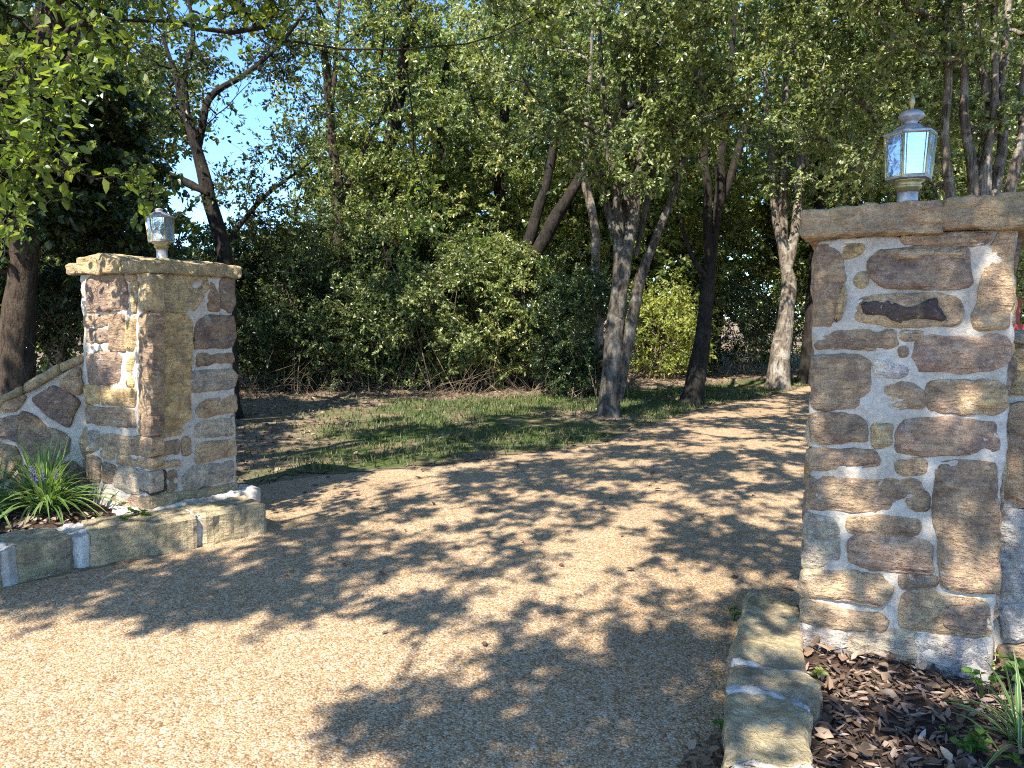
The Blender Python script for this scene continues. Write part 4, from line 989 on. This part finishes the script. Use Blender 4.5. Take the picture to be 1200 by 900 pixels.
# left face runs from A_L to the near corner along -el; the pillar() helper wants ea = run, en = outward
pillar(lp, A_L, -el, nl, wl, topL, zl, [(zf(p_), t_) for p_, t_ in LF], 5, [(zf(p_), t_) for p_, t_ in RF], wr)
cap(lp, A_L, -el, nl, wl, topL - .004, [(-.05, .08, .075, 'olive', 0), (.083, .52, .105, 'olive', .025), (.523, wl + .06, .085, 'olive', 0)], 51, .055, wr)

# ---- wing walls
def wing(root, pts_top, base_z, stones, seed, fill_u, thick=.3, copingth=.07, tintcop='olive'):
    """pts_top: plan points with top height (x, y, z) from the pillar outwards; a stone faced wall following them"""
    P = crom(np.array(pts_top), 18); core = MB(); cop = MB()
    T = unit(np.gradient(P[:, :2], axis=0)); Nn = np.c_[T[:, 1], -T[:, 0]]
    sgn = np.sign((Nn @ np.array([0, -1.0])).mean()); Nn = Nn * sgn
    nz = 12; V = []
    for side in (0, 1):
        for k in range(len(P)):
            o_ = Nn[k] * (0 if side == 0 else -thick)
            for z in np.linspace(base_z - .1, 1, nz): V.append((P[k, 0] + o_[0], P[k, 1] + o_[1], base_z - .1 + (P[k, 2] - base_z + .1) * (z - base_z + .1) / (1.1 - base_z)))
    V = np.array(V); m_ = len(P)
    d = fbm(V, 9, seed, 3) * .008; V[:m_ * nz, :2] += (np.repeat(Nn, nz, 0) * d[:m_ * nz, None])
    i = np.arange(m_ - 1)[:, None] * nz; j = np.arange(nz - 1)[None, :]
    F = np.stack([i + j, i + nz + j, i + nz + j + 1, i + j + 1], -1).reshape(-1, 4); F2 = F[:, ::-1] + m_ * nz
    t0 = np.arange(m_ - 1) * nz + nz - 1; tf = np.stack([t0, t0 + nz, t0 + nz + m_ * nz, t0 + m_ * nz], -1)
    core.add(V, [F, F2, tf]); link_mesh('mortar', core, M_MORTAR, root, smooth=True)
    # coping: rough strip of flat stones
    ncop = 10
    for a in range(0, m_ - 1, 3):
        b_ = min(a + 3, m_ - 1); p0 = P[a]; p1 = P[b_]; run = p1 - p0; L = np.linalg.norm(run)
        ux = run / L; uy = np.array([-Nn[a][0], -Nn[a][1], 0])
        slab(cop, p0 + ux * .004 + np.array([Nn[a][0], Nn[a][1], 0]) * .05 + Z3 * .002, ux, uy, L - .008, thick + .09, copingth, tintcop, seed + a, .014, .03)
    link_mesh('coping', cop, M_CAP, root, smooth=True)
    st = MB(); a2 = np.array([T[0][0], T[0][1], 0.0])
    for k, (pts, tn) in enumerate(stones):
        # each stone sits on the wall's local plane
        c_ = np.mean(pts, axis=0); best = None
        for s_ in range(m_ - 1):
            nn = np.array([Nn[s_][0], Nn[s_][1], 0]); q = onplane(c_[0], c_[1], (P[s_, 0], P[s_, 1], 0), nn)
            t_ = (q[:2] - P[s_, :2]) @ (P[s_ + 1, :2] - P[s_, :2]) / (np.sum((P[s_ + 1, :2] - P[s_, :2]) ** 2))
            e_ = abs(t_ - .5)
            if best is None or e_ < best[0]: best = (e_, s_)
        s_ = best[1]; f = Frame((P[s_, 0], P[s_, 1], 0), (T[s_][0], T[s_][1], 0), Z3, (Nn[s_][0], Nn[s_][1], 0))
        stone(st, f, f.px(pts), tn, .08, .024, seed * 10 + k, bumpy=1.2, grow=.014)
    # the rest of the wall, beyond the photograph's edge
    rg = np.random.default_rng(seed); uu = project(P)[0]; names = ['tan', 'brown', 'olive', 'purple', 'grey', 'pink']
    idx = [k for k in range(m_ - 1) if (uu[k] < fill_u if fill_u < 600 else uu[k] > fill_u or P[k, 1] < 1.2)]
    for a in (idx[::2] if idx else []):
        b_ = min(a + 2, m_ - 1); run = P[b_, :2] - P[a, :2]; L = np.linalg.norm(run); ux = np.array([run[0] / L, run[1] / L, 0.0]); nn = np.array([Nn[a][0], Nn[a][1], 0.0])
        f = Frame((P[a, 0], P[a, 1], 0), ux, Z3, nn)
        for k, poly in enumerate(random_courses(L, min(P[a, 2], P[b_, 2]) - .02, rg, base_z)): stone(st, f, poly, names[rg.integers(6)], .08, .022, seed * 1000 + a * 40 + k, step=.025, grow=.0)
    link_mesh('stonework', st, M_STONE, root)

ww0 = A_L + (-nl) * .16 + np.array([-.0, 0, 0])
wdir = unit(np.array([-1.0, -.12, 0])); wn = np.array([wdir[1], -wdir[0], 0]); wn = wn if wn[1] < 0 else -wn
wtop = []
for u, v in [(100, 418), (76, 436), (34, 459), (0, 476), (-60, 497), (-160, 515), (-320, 530)]:
    q = onplane(u, v, ww0, wn); wtop.append(q)
wtop[0] = wtop[0] - wdir * .06
wroot = thing('stone_wall', 'curving stone wing wall sloping down from the left pillar', 'wall', (ww0[0] - .5, ww0[1], 0))
def zw(pts): return [(x / 3.529, 460 + y / 3.529) for x, y in pts]
WS = [([(40, 467), (62, 454), (80, 460), (92, 471), (85, 486), (81, 501), (60, 488)], 'purple'), (zw([(95, 80), (150, 100), (200, 150), (290, 190), (280, 250), (210, 310), (140, 290), (80, 210)]), 'brown'),
      (zw([(-20, 200), (60, 230), (85, 270), (40, 350), (-20, 380)]), 'brown'), (zw([(-20, 120), (80, 95), (80, 195), (30, 185), (-20, 180)]), 'purple'), (zw([(60, 345), (100, 305), (210, 335), (200, 385), (100, 405), (40, 395)]), 'purple'),
      (zw([(235, 305), (300, 290), (365, 335), (350, 395), (250, 400)]), 'purple'), (zw([(30, 25), (110, 12), (60, 72), (0, 78)]), 'tan'), ([(72, 446), (93, 432), (97, 455), (92, 462), (74, 453)], 'tan'),
      (zw([(335, 200), (370, 140), (395, 180), (400, 290), (350, 260)]), 'tan'), (zw([(355, 275), (395, 295), (400, 370), (370, 380)]), 'brown'), (zw([(20, 430), (120, 420), (190, 440), (180, 520), (30, 520)]), 'brown'), (zw([(210, 420), (330, 410), (390, 450), (380, 520), (220, 510)]), 'purple'),
      (zw([(-120, 60), (-35, 110), (-40, 200), (-130, 180)]), 'tan'), (zw([(-150, 210), (-40, 220), (-45, 330), (-140, 360)]), 'purple'), (zw([(-130, 390), (0, 400), (0, 500), (-140, 500)]), 'brown')]
wing(wroot, wtop, .1, WS, 61, -50)

# right wing wall: leaves the right pillar's far side
rw0 = np.array([A[0], A[1], 0]) + ea * W_R - en * .12
rdir = unit(np.array([1.0, -.42, 0])); rn = np.array([rdir[1], -rdir[0], 0]); rn = rn if rn[1] < 0 else -rn
ztop = z_at(1190, 402, rw0, rn)
rtop = [np.append((rw0 - rdir * .05)[:2], ztop)] + [np.append((rw0 + rdir * s_)[:2], ztop - .03 * s_ - .12 * max(0, s_ - .5)) for s_ in (.5, 1.1, 1.9, 2.8)]
rroot = thing('stone_wall', 'stone wing wall running off to the right of the near pillar', 'wall', (rw0[0] + .4, rw0[1], 0))
RWS = [([(1184, 403), (1230, 405), (1240, 440), (1230, 462), (1186, 458), (1181, 430)], 'olive'), ([(1176, 478), (1200, 474), (1250, 480), (1255, 560), (1200, 590), (1172, 578)], 'brown'),
       ([(1172, 598), (1255, 600), (1262, 650), (1250, 745), (1180, 748), (1168, 700)], 'blue'), ([(1172, 758), (1250, 752), (1265, 810), (1175, 806)], 'brown'), ([(1260, 420), (1330, 430), (1330, 520), (1262, 500)], 'tan'), ([(1270, 540), (1350, 540), (1360, 690), (1272, 700)], 'brown')]
wing(rroot, rtop, .08, RWS, 63, 1335, tintcop='grey', copingth=.045)

# ---- kerbs
def kerb(root, blocks, h, mat_b, seed, joints, tint='kerb', jdrop=.016, jgrow=-.014):
    top = Frame((0, 0, h), (1, 0, 0), (0, 1, 0), (0, 0, 1))
    for k, poly in enumerate(blocks):
        mb = MB(); stone(mb, top, poly, tint, h + .05, 0.0, seed + k, .014, .016, .9, .0045, nside=12, grow=.008, smooth=1); link_mesh('kerb_block', mb, mat_b, root)
    mb = MB(); ft = Frame((0, 0, h - jdrop), (1, 0, 0), (0, 1, 0), (0, 0, 1))
    for k, poly in enumerate(joints): stone(mb, ft, poly, 'white', h + .04, 0.0, seed + 40 + k, .014, .012, 1.6, .014, nside=8, grow=jgrow)
    link_mesh('mortar_joints', mb, M_WHITE, root, smooth=True)
def kerb_strip(F_, wdt, s0, s1):
    """piece of kerb between distances s0..s1 along the front line F_ (2D), wdt deep to its left"""
    d = np.r_[0, np.cumsum(np.linalg.norm(np.diff(F_, axis=0), axis=1))]
    ss = np.linspace(s0, s1, 5); X = np.c_[np.interp(ss, d, F_[:, 0]), np.interp(ss, d, F_[:, 1])]
    T = unit(np.gradient(X, axis=0)); Nn = np.c_[T[:, 1], -T[:, 0]]
    return np.vstack([X, (X + Nn * wdt)[::-1]])
KF = np.array([ground(u, v)[:2] for u, v in [(313, 625), (237, 641), (170, 652), (105, 664), (88, 667), (21, 684), (-50, 704), (-200, 735), (-420, 770)]])
dK = np.r_[0, np.cumsum(np.linalg.norm(np.diff(KF, axis=0), axis=1))]
def sK(u):
    us = np.array([313, 237, 170, 105, 88, 21, -50, -200, -420]); return np.interp(-u, -us, dK)
hL = ground(240, 600)[2]
# height: solve from block A's top front edge at u=276 (596) over its bottom (633)
pb = ground(276, 633); hL = onplane(276, 597, pb, np.array([.5, -.87, 0]))[2]
print('kerb h left', hL)
kroot = thing('stone_kerb', 'mossy stone block kerb with white mortar joints below the left pillar', 'kerb', (KF[1][0], KF[1][1], 0), 'stone kerbs')
kerb(kroot, [kerb_strip(KF, .34, sK(a), sK(b_)) for a, b_ in [(312, 240), (229, 108), (86, 22), (3, -60), (-78, -260)]], hL, M_KERB, 71,
     [kerb_strip(KF, .33, sK(a) - .02, sK(b_) + .02) for a, b_ in [(240, 229), (108, 86), (22, 3), (-60, -78)]])
# white mortar bedding between kerb and pillar
mb = MB(); f0 = Frame((0, 0, hL - .02), (1, 0, 0), (0, 1, 0), (0, 0, 1))
q = [Cc[:2] + np.array([.02, -.10]) - er[:2] * .06, Cc[:2] + er[:2] * (wr + .10) + np.array([.10, -.06]), Cc[:2] + er[:2] * (wr + .14) - nr_[:2] * .1, Cc[:2] - nr_[:2] * .12 + el[:2] * .1, Cc[:2] + el[:2] * .3 + nl[:2] * .08]
stone(mb, f0, np.array(q), 'white', .15, .0, 99, .02, .02, 1.6, .02, nside=4); link_mesh('mortar_bed', mb, M_WHITE, kroot, smooth=True)

hR = .16
def z6(pts): return np.array([ground(760 + x / 2.727, 660 + y / 2.727, hR)[:2] for x, y in pts])
kr2 = thing('stone_kerb', 'flat topped mossy stone kerb in front of the near right pillar', 'kerb', tuple(z6([(390, 400)])[0]) + (0,), 'stone kerbs')
kerb(kr2, [z6([(318, 92), (400, 110), (488, 150), (480, 210), (500, 300), (506, 345), (465, 338), (290, 312), (264, 300), (292, 200)]),
           z6([(262, 330), (292, 322), (465, 350), (508, 356), (552, 388), (545, 420), (520, 445), (440, 408), (275, 394), (257, 390)]),
           z6([(256, 415), (280, 408), (440, 422), (512, 466), (506, 560), (520, 640), (430, 640), (330, 618), (250, 640)]),
           z6([(248, 668), (330, 640), (430, 662), (520, 668), (530, 780), (540, 960), (225, 960)])], hR, M_KERB, 81,
     [z6([(262, 305), (466, 334), (504, 345), (504, 357), (460, 354), (290, 326), (260, 330)]), z6([(257, 392), (440, 404), (520, 448), (514, 470), (440, 428), (275, 410), (255, 412)]), z6([(250, 640), (330, 612), (430, 636), (520, 640), (522, 672), (430, 668), (330, 646), (248, 668)])], 'kerb', .001, .006)

# ---- planting beds
def bed(name, poly, z, mat):
    poly = np.asarray(poly); lo, hi = poly.min(0), poly.max(0); st_ = .06
    xs = np.arange(lo[0], hi[0] + st_, st_); ys = np.arange(lo[1], hi[1] + st_, st_); X, Y = np.meshgrid(xs, ys); P = np.c_[X.ravel(), Y.ravel()]
    ok = inside(P, poly); idx = np.arange(len(P)).reshape(X.shape)
    F = np.stack([idx[:-1, :-1], idx[:-1, 1:], idx[1:, 1:], idx[1:, :-1]], -1).reshape(-1, 4); F = F[ok[F].any(1)]
    mb = MB(); zz = z + .025 * fbm(np.c_[P, np.zeros(len(P))], 5, 3, 3); mb.add(np.c_[P, zz], [F]); return tag(link_mesh(name, mb, mat, smooth=True), kind='structure')
def inside(P, poly):
    c = np.zeros(len(P), bool); j = len(poly) - 1
    for i in range(len(poly)):
        a, b_ = poly[i], poly[j]; t = (a[1] > P[:, 1]) != (b_[1] > P[:, 1])
        with np.errstate(divide='ignore', invalid='ignore'): c ^= t & (P[:, 0] < (b_[0] - a[0]) * (P[:, 1] - a[1]) / (b_[1] - a[1]) + a[0])
        j = i
    return c
kr_in = z6([(480, 200), (502, 330), (530, 400), (508, 520), (520, 660), (535, 960)])
bedR = np.vstack([kr_in, [(1.3, .9), (3.5, .6), (4.6, 2.0), rtop[-1][:2] + np.array([0, .1]), rw0[:2] + np.array([.1, .2]), A[:2] + np.array([.05, .15])]])
bed('mulch_bed', bedR, .055, M_BED)
kl_in = np.array([KF[k] for k in (1, 3, 5, 7, 8)]); kl_in = kl_in + np.array([-.12, .2])
bedL = np.vstack([kl_in, [wtop[-1][:2] + np.array([0, .15]), wtop[2][:2] + np.array([0, .15]), ww0[:2] + np.array([0, .2]), Cc[:2] + np.array([0, .25])]])
bed('planting_bed', bedL, hL - .06, M_BED)
def scatter_in(poly, n, seed):
    rng = np.random.default_rng(seed); lo, hi = poly.min(0), poly.max(0); P = rng.uniform(lo, hi, (n, 2)); return P[inside(P, poly)]
near = bedR.copy(); P = scatter_in(near, 60000, 4); P = P[(P[:, 1] > 1.4) & (P[:, 0] < 3.2)]; print('mulch', len(P))
def bz(P): return .055 + .025 * fbm(np.c_[P, np.zeros(len(P))], 5, 3, 3)
mulch = litter('mulch', 'shredded dark bark mulch in the bed below the near pillar', P[:7500], bz(P[:7500]) + .004, .05, 12, M_CHIP, .45, wd=.28); mulch['category'] = 'mulch'
litter('leaf_litter', 'curled brown leaves lying on the mulch below the near pillar', P[7500:9000], bz(P[7500:9000]) + .018, .052, 13, M_LITTER, .7, lo=.1, hi=.95)
gp = np.array([ground(800 + 55 * a, 868 + 60 * b_)[:2] for a, b_ in np.random.default_rng(3).uniform(0, 1, (70, 2)) if 800 + 55 * a < 853 - (60 * b_) * .05])
litter('leaf_litter', 'dry leaves caught against the road side of the right kerb', gp, np.full(len(gp), .01), .05, 14, M_LITTER, .35, lo=.25)
P = scatter_in(bedL, 5000, 6); P = P[P[:, 1] > 3.0][:1300]
litter('leaf_litter', 'dry leaves on the soil of the left bed', P, np.full(len(P), hL - .05), .05, 15, M_CHIP, .5)

# ---- plants
def strap_plant(name, label, base, n, L, seed, spread=1.0, w=.009, flowers=0, group=None):
    rng = np.random.default_rng(seed); base = np.array(base, float); root = thing(name, label, 'plant', base, group); mb = MB(); m_ = 9
    for k in range(n):
        a = rng.uniform(0, 2 * PI); out = rng.uniform(.15, 1.0) * spread; l = L * rng.uniform(.6, 1.15); t = np.linspace(0, 1, m_)
        b0 = base + np.array([rng.normal() * .03, rng.normal() * .03, -.01]); d = np.array([math.cos(a), math.sin(a)])
        hz = l * (.75 * out * t + .25 * out * t ** 2); zz = l * (t * (1.05 - .35 * out) - t ** 2.3 * .62 * out)
        tw = rng.normal() * .05 * t ** 2; C = np.c_[b0[0] + d[0] * hz - d[1] * tw, b0[1] + d[1] * hz + d[0] * tw, b0[2] + zz]
        sd_ = np.array([-d[1], d[0], rng.normal() * .25]); ww = w * rng.uniform(.7, 1.15) * np.sin(np.clip(t * .82 + .18, 0, 1) * PI) ** .6
        ww[-1] = .0006; edge = rng.uniform(.55, 1.0) if rng.uniform() < .8 else .3; mid_ = rng.uniform(.1, .45)
        V = np.stack([C + sd_ * ww[:, None] * s_ + np.array([0, 0, 1]) * (abs(s_) * ww * .35)[:, None] for s_ in (-1, -.55, .55, 1)], 1)
        i = np.arange(m_ - 1)[:, None] * 4; j = np.arange(3)[None, :]
        mb.add(V.reshape(-1, 3), [np.stack([i + j, i + j + 1, i + 4 + j + 1, i + 4 + j], -1).reshape(-1, 4)], rnd=np.tile([edge, mid_, mid_, edge], m_))
    link_mesh('leaves', mb, M_LIRI, root, smooth=True)
    for k in range(flowers):
        fb = MB(); a = rng.uniform(-2.6, .1); h = L * rng.uniform(.42, .62); tip = base + np.array([math.cos(a) * .13, math.sin(a) * .13, h])
        stem = crom([base, base + (tip - base) * .6 + Z3 * .02, tip], 8); tube(fb, stem, .0025, 4)
        for z in np.linspace(0, 1, 34):
            c_ = tip + Z3 * (z * .07 - .02) + rng.normal(size=3) * np.array([.009, .009, .002]); s_ = .0065 * (1.1 - .6 * z)
            fb.add(c_ + s_ * np.array([(1, 0, 0), (-1, 0, 0), (0, 1, 0), (0, -1, 0), (0, 0, 1), (0, 0, -1)]), [np.array([[0, 2, 4], [2, 1, 4], [1, 3, 4], [3, 0, 4], [2, 0, 5], [1, 2, 5], [3, 1, 5], [0, 3, 5]])])
        link_mesh('flower_spike', fb, M_PURPLE, root)
    return root
pl = ground(52, 600, hL - .04)
strap_plant('lilyturf_plant', 'striped grassy plant with purple flower spikes on the left bed', pl + np.array([0, .02, 0]), 280, .58, 5, 1.15, .0075, 4)
pl2 = ground(20, 606, hL - .04)
strap_plant('lilyturf_plant', 'smaller striped grassy plant at the left edge beside the flowering one', pl2 + np.array([-.22, .05, 0]), 130, .52, 6, 1.15, .0075, 0)
pr = ground(1204, 880, .06)
strap_plant('lilyturf_plant', 'sparse striped grassy plant in the mulch at the lower right', pr, 46, .36, 7, 1.0, .006, 0)
def weed(label, base, n, leaf, h, seed, spread=.08, mat=M_WEED):
    rng = np.random.default_rng(seed); base = np.array(base, float); root = thing('weed', label, 'weed', base)
    tips = base + np.c_[rng.normal(size=(n, 2)) * spread, rng.uniform(.25, 1, n) * h]; st = MB()
    for t in tips: tube(st, crom([base + rng.normal(size=3) * .006, (base + t) / 2 + np.array([0, 0, .01]), t], 5), .0018, 4, cap=False)
    lm = MB(); k = 5; pos = np.repeat(tips, k, 0); a = rng.uniform(0, 2 * PI, n * k)
    ax = np.c_[np.cos(a), np.sin(a), rng.uniform(-.1, .5, n * k)]; nr = np.c_[rng.normal(size=(n * k, 2)) * .35, np.ones(n * k)]
    leaf_arrays(pos, ax, nr, leaf * rng.uniform(.6, 1.2, n * k), leaf * .62, rng.uniform(0, 1, n * k), lm)
    link_mesh('leaves', lm, mat, root); link_mesh('stems', st, mat, root)
weed('small bright green weed against the road side of the right kerb', ground(860, 728, 0), 5, .03, .07, 1, .022)
weed('pale weed sprouting in the dry leaves beside the right kerb', ground(846, 858, 0), 4, .032, .08, 2, .025)
weed('bushy green weed in the mulch at the bottom right', ground(1142, 882, .07), 8, .04, .07, 3, .035)
weed('tall thin weed in the mulch beside the base of the near pillar', ground(1152, 822, .07), 4, .035, .12, 4, .03)
weed('yellowing weed in the corner between near pillar and right wall', ground(1158, 778, .1), 4, .03, .05, 5, .02, M_LYEL)
weed('low ivy sprig at the foot of the left pillar', ground(150, 612, hL - .03), 9, .045, .07, 6, .05)
weed('broad leaf weed at the right edge by the stone wall', ground(1196, 805, .08), 5, .06, .14, 7, .05)
weed('tiny yellow green weed between the right kerb and the mulch', ground(968, 792, .08), 3, .03, .04, 8, .018, M_LYEL)

# ---- lanterns
def lantern(label, c, s, rot, finial=True, tilt=(0, 0)):
    root = thing('lantern', label, 'lamp', c, 'pillar lanterns'); c = np.array(c, float); root['_base'] = [0, 0, 0]; loc = c
    Z0 = np.zeros(3)
    m1 = MB(); lathe(m1, Z0, [(.056, -.03), (.056, .018), (.050, .022), (.049, .085), (.052, .088)], 28); link_mesh('post_base', m1, M_PEWTER, root, smooth=True)
    m1 = MB(); lathe(m1, Z0, [(.052, .086), (.054, .096), (.066, .104), (.066, .112), (.056, .118), (.078, .128), (.080, .136)], 28); link_mesh('collar', m1, M_BRASS, root, smooth=True)
    ns = 6; zb_, zt = .145, .315; rb, rt = .108, .122
    m1 = MB(); lathe(m1, Z0, [(.07, .130), (rb + .004, .138), (rb + .006, zb_), (rb - .006, zb_ + .006), (rb - .006, zb_ + .003)], ns, rot); link_mesh('tray', m1, M_PEWTER, root)
    m1 = MB()
    an = np.arange(ns) * 2 * PI / ns + rot; lo = np.c_[np.cos(an) * rb, np.sin(an) * rb, np.full(ns, zb_ + .002)]; hi = np.c_[np.cos(an) * rt, np.sin(an) * rt, np.full(ns, zt)]
    for k in range(ns):
        tube(m1, [lo[k], hi[k]], .0062, 6)
        k2 = (k + 1) % ns; tube(m1, [lo[k], lo[k2]], .0045, 5); tube(m1, [hi[k], hi[k2]], .0055, 5)
        for f in (.13, .87):
            tube(m1, [lo[k] + (lo[k2] - lo[k]) * f, hi[k] + (hi[k2] - hi[k]) * f], .0025, 4)
    link_mesh('frame', m1, M_BRASS, root, smooth=True)
    for k in range(ns):
        k2 = (k + 1) % ns; m1 = MB(); ctr = (lo[k] + lo[k2] + hi[k] + hi[k2]) / 4; nn = unit(np.cross(lo[k2] - lo[k], hi[k] - lo[k]))
        a, b_, c2, d = lo[k], lo[k2], hi[k2], hi[k]; q = np.array([a, b_, c2, d]); q = ctr + (q - ctr) * .97
        m1.add(np.vstack([q, q - nn * .003]), [np.array([[0, 1, 2, 3], [7, 6, 5, 4], [0, 4, 5, 1], [1, 5, 6, 2], [2, 6, 7, 3], [3, 7, 4, 0]])]); link_mesh('glass_pane', m1, M_GLASS, root)
    m1 = MB(); lathe(m1, Z0, [(rt - .008, zt - .004), (rt + .008, zt), (rt + .006, zt + .008), (.088, .334), (.060, .352), (.040, .360)], ns, rot)
    link_mesh('roof', m1, M_PEWTER, root)
    m1 = MB(); pr_ = [(.034, .356), (.030, .366), (.036, .374)]
    if finial: pr_ += [(.058, .384), (.062, .394), (.056, .404), (.038, .414), (.014, .420)]
    else: pr_ += [(.036, .376), (.024, .382), (.006, .386)]
    lathe(m1, Z0, pr_, 28); link_mesh('vent_cap', m1, M_PEWTER, root, smooth=True)
    if finial:
        m1 = MB(); lathe(m1, Z0, [(.010, .418), (.008, .432), (.014, .440), (.015, .452), (.011, .466), (.003, .482)], 14); link_mesh('finial', m1, M_BRASS, root, smooth=True)
    m1 = MB(); lathe(m1, Z0, [(.016, .140), (.016, .20), (.013, .202)], 14); lathe(m1, Z0, [(.010, .202), (.017, .222), (.014, .244), (.003, .262)], 14); link_mesh('bulb', m1, M_BULB, root, smooth=True)
    root.location = tuple(loc); root.scale = (s * .84, s * .84, s * 1.06); root.rotation_euler = (tilt[0], tilt[1], 0)
    return root
pc = base
zc = topR + .125
uR = project(np.array([pc[0], pc[1], zc]))[0][0]; print('lamp R would be at u', uR)
lc = onplane(1063, 240, (pc[0], pc[1], 0), en)
lantern('brass and pewter lantern with pointed finial on the near right pillar', (lc[0], lc[1], zc - .004), 1.0, R(-90 + 30 - 12), True)
lcL = np.array(lp['_base']); lq = onplane(190, 295, lcL, np.array([0, -1, 0]))
lantern('lantern without finial on the far left pillar cap', (lq[0], lq[1], topL + .105), .92, R(-90 + 30 + 14), False, (0, R(-1.5)))

# ---- red timber fence glimpsed past the right pillar
frt = thing('red_fence', 'red painted timber fence glimpsed right of the near pillar', 'fence', (9.0, 13.0, 0))
fx = atY(1190, 360, 13.0)[0]
for k in range(4):
    mb = MB(); V, F = box_arr((fx + k * 1.1, 13.0, .88), (1, 0, 0), (0, 1, 0), (0, 0, 1), .11, .11, 1.76); mb.add(V, [F]); V, F = box_arr((fx + k * 1.1, 13.0, 1.785), (1, 0, 0), (0, 1, 0), (0, 0, 1), .15, .15, .05); mb.add(V, [F]); link_mesh('post', mb, M_RED, frt)
for z in (.4, .85, 1.3):
    mb = MB(); V, F = box_arr((fx + 1.65, 12.925, z), (1, 0, 0), (0, 1, 0), (0, 0, 1), 3.5, .035, .14); mb.add(V, [F]); link_mesh('rail', mb, M_RED, frt)

for o in bpy.data.objects:
    if '_base' in o: del o['_base']
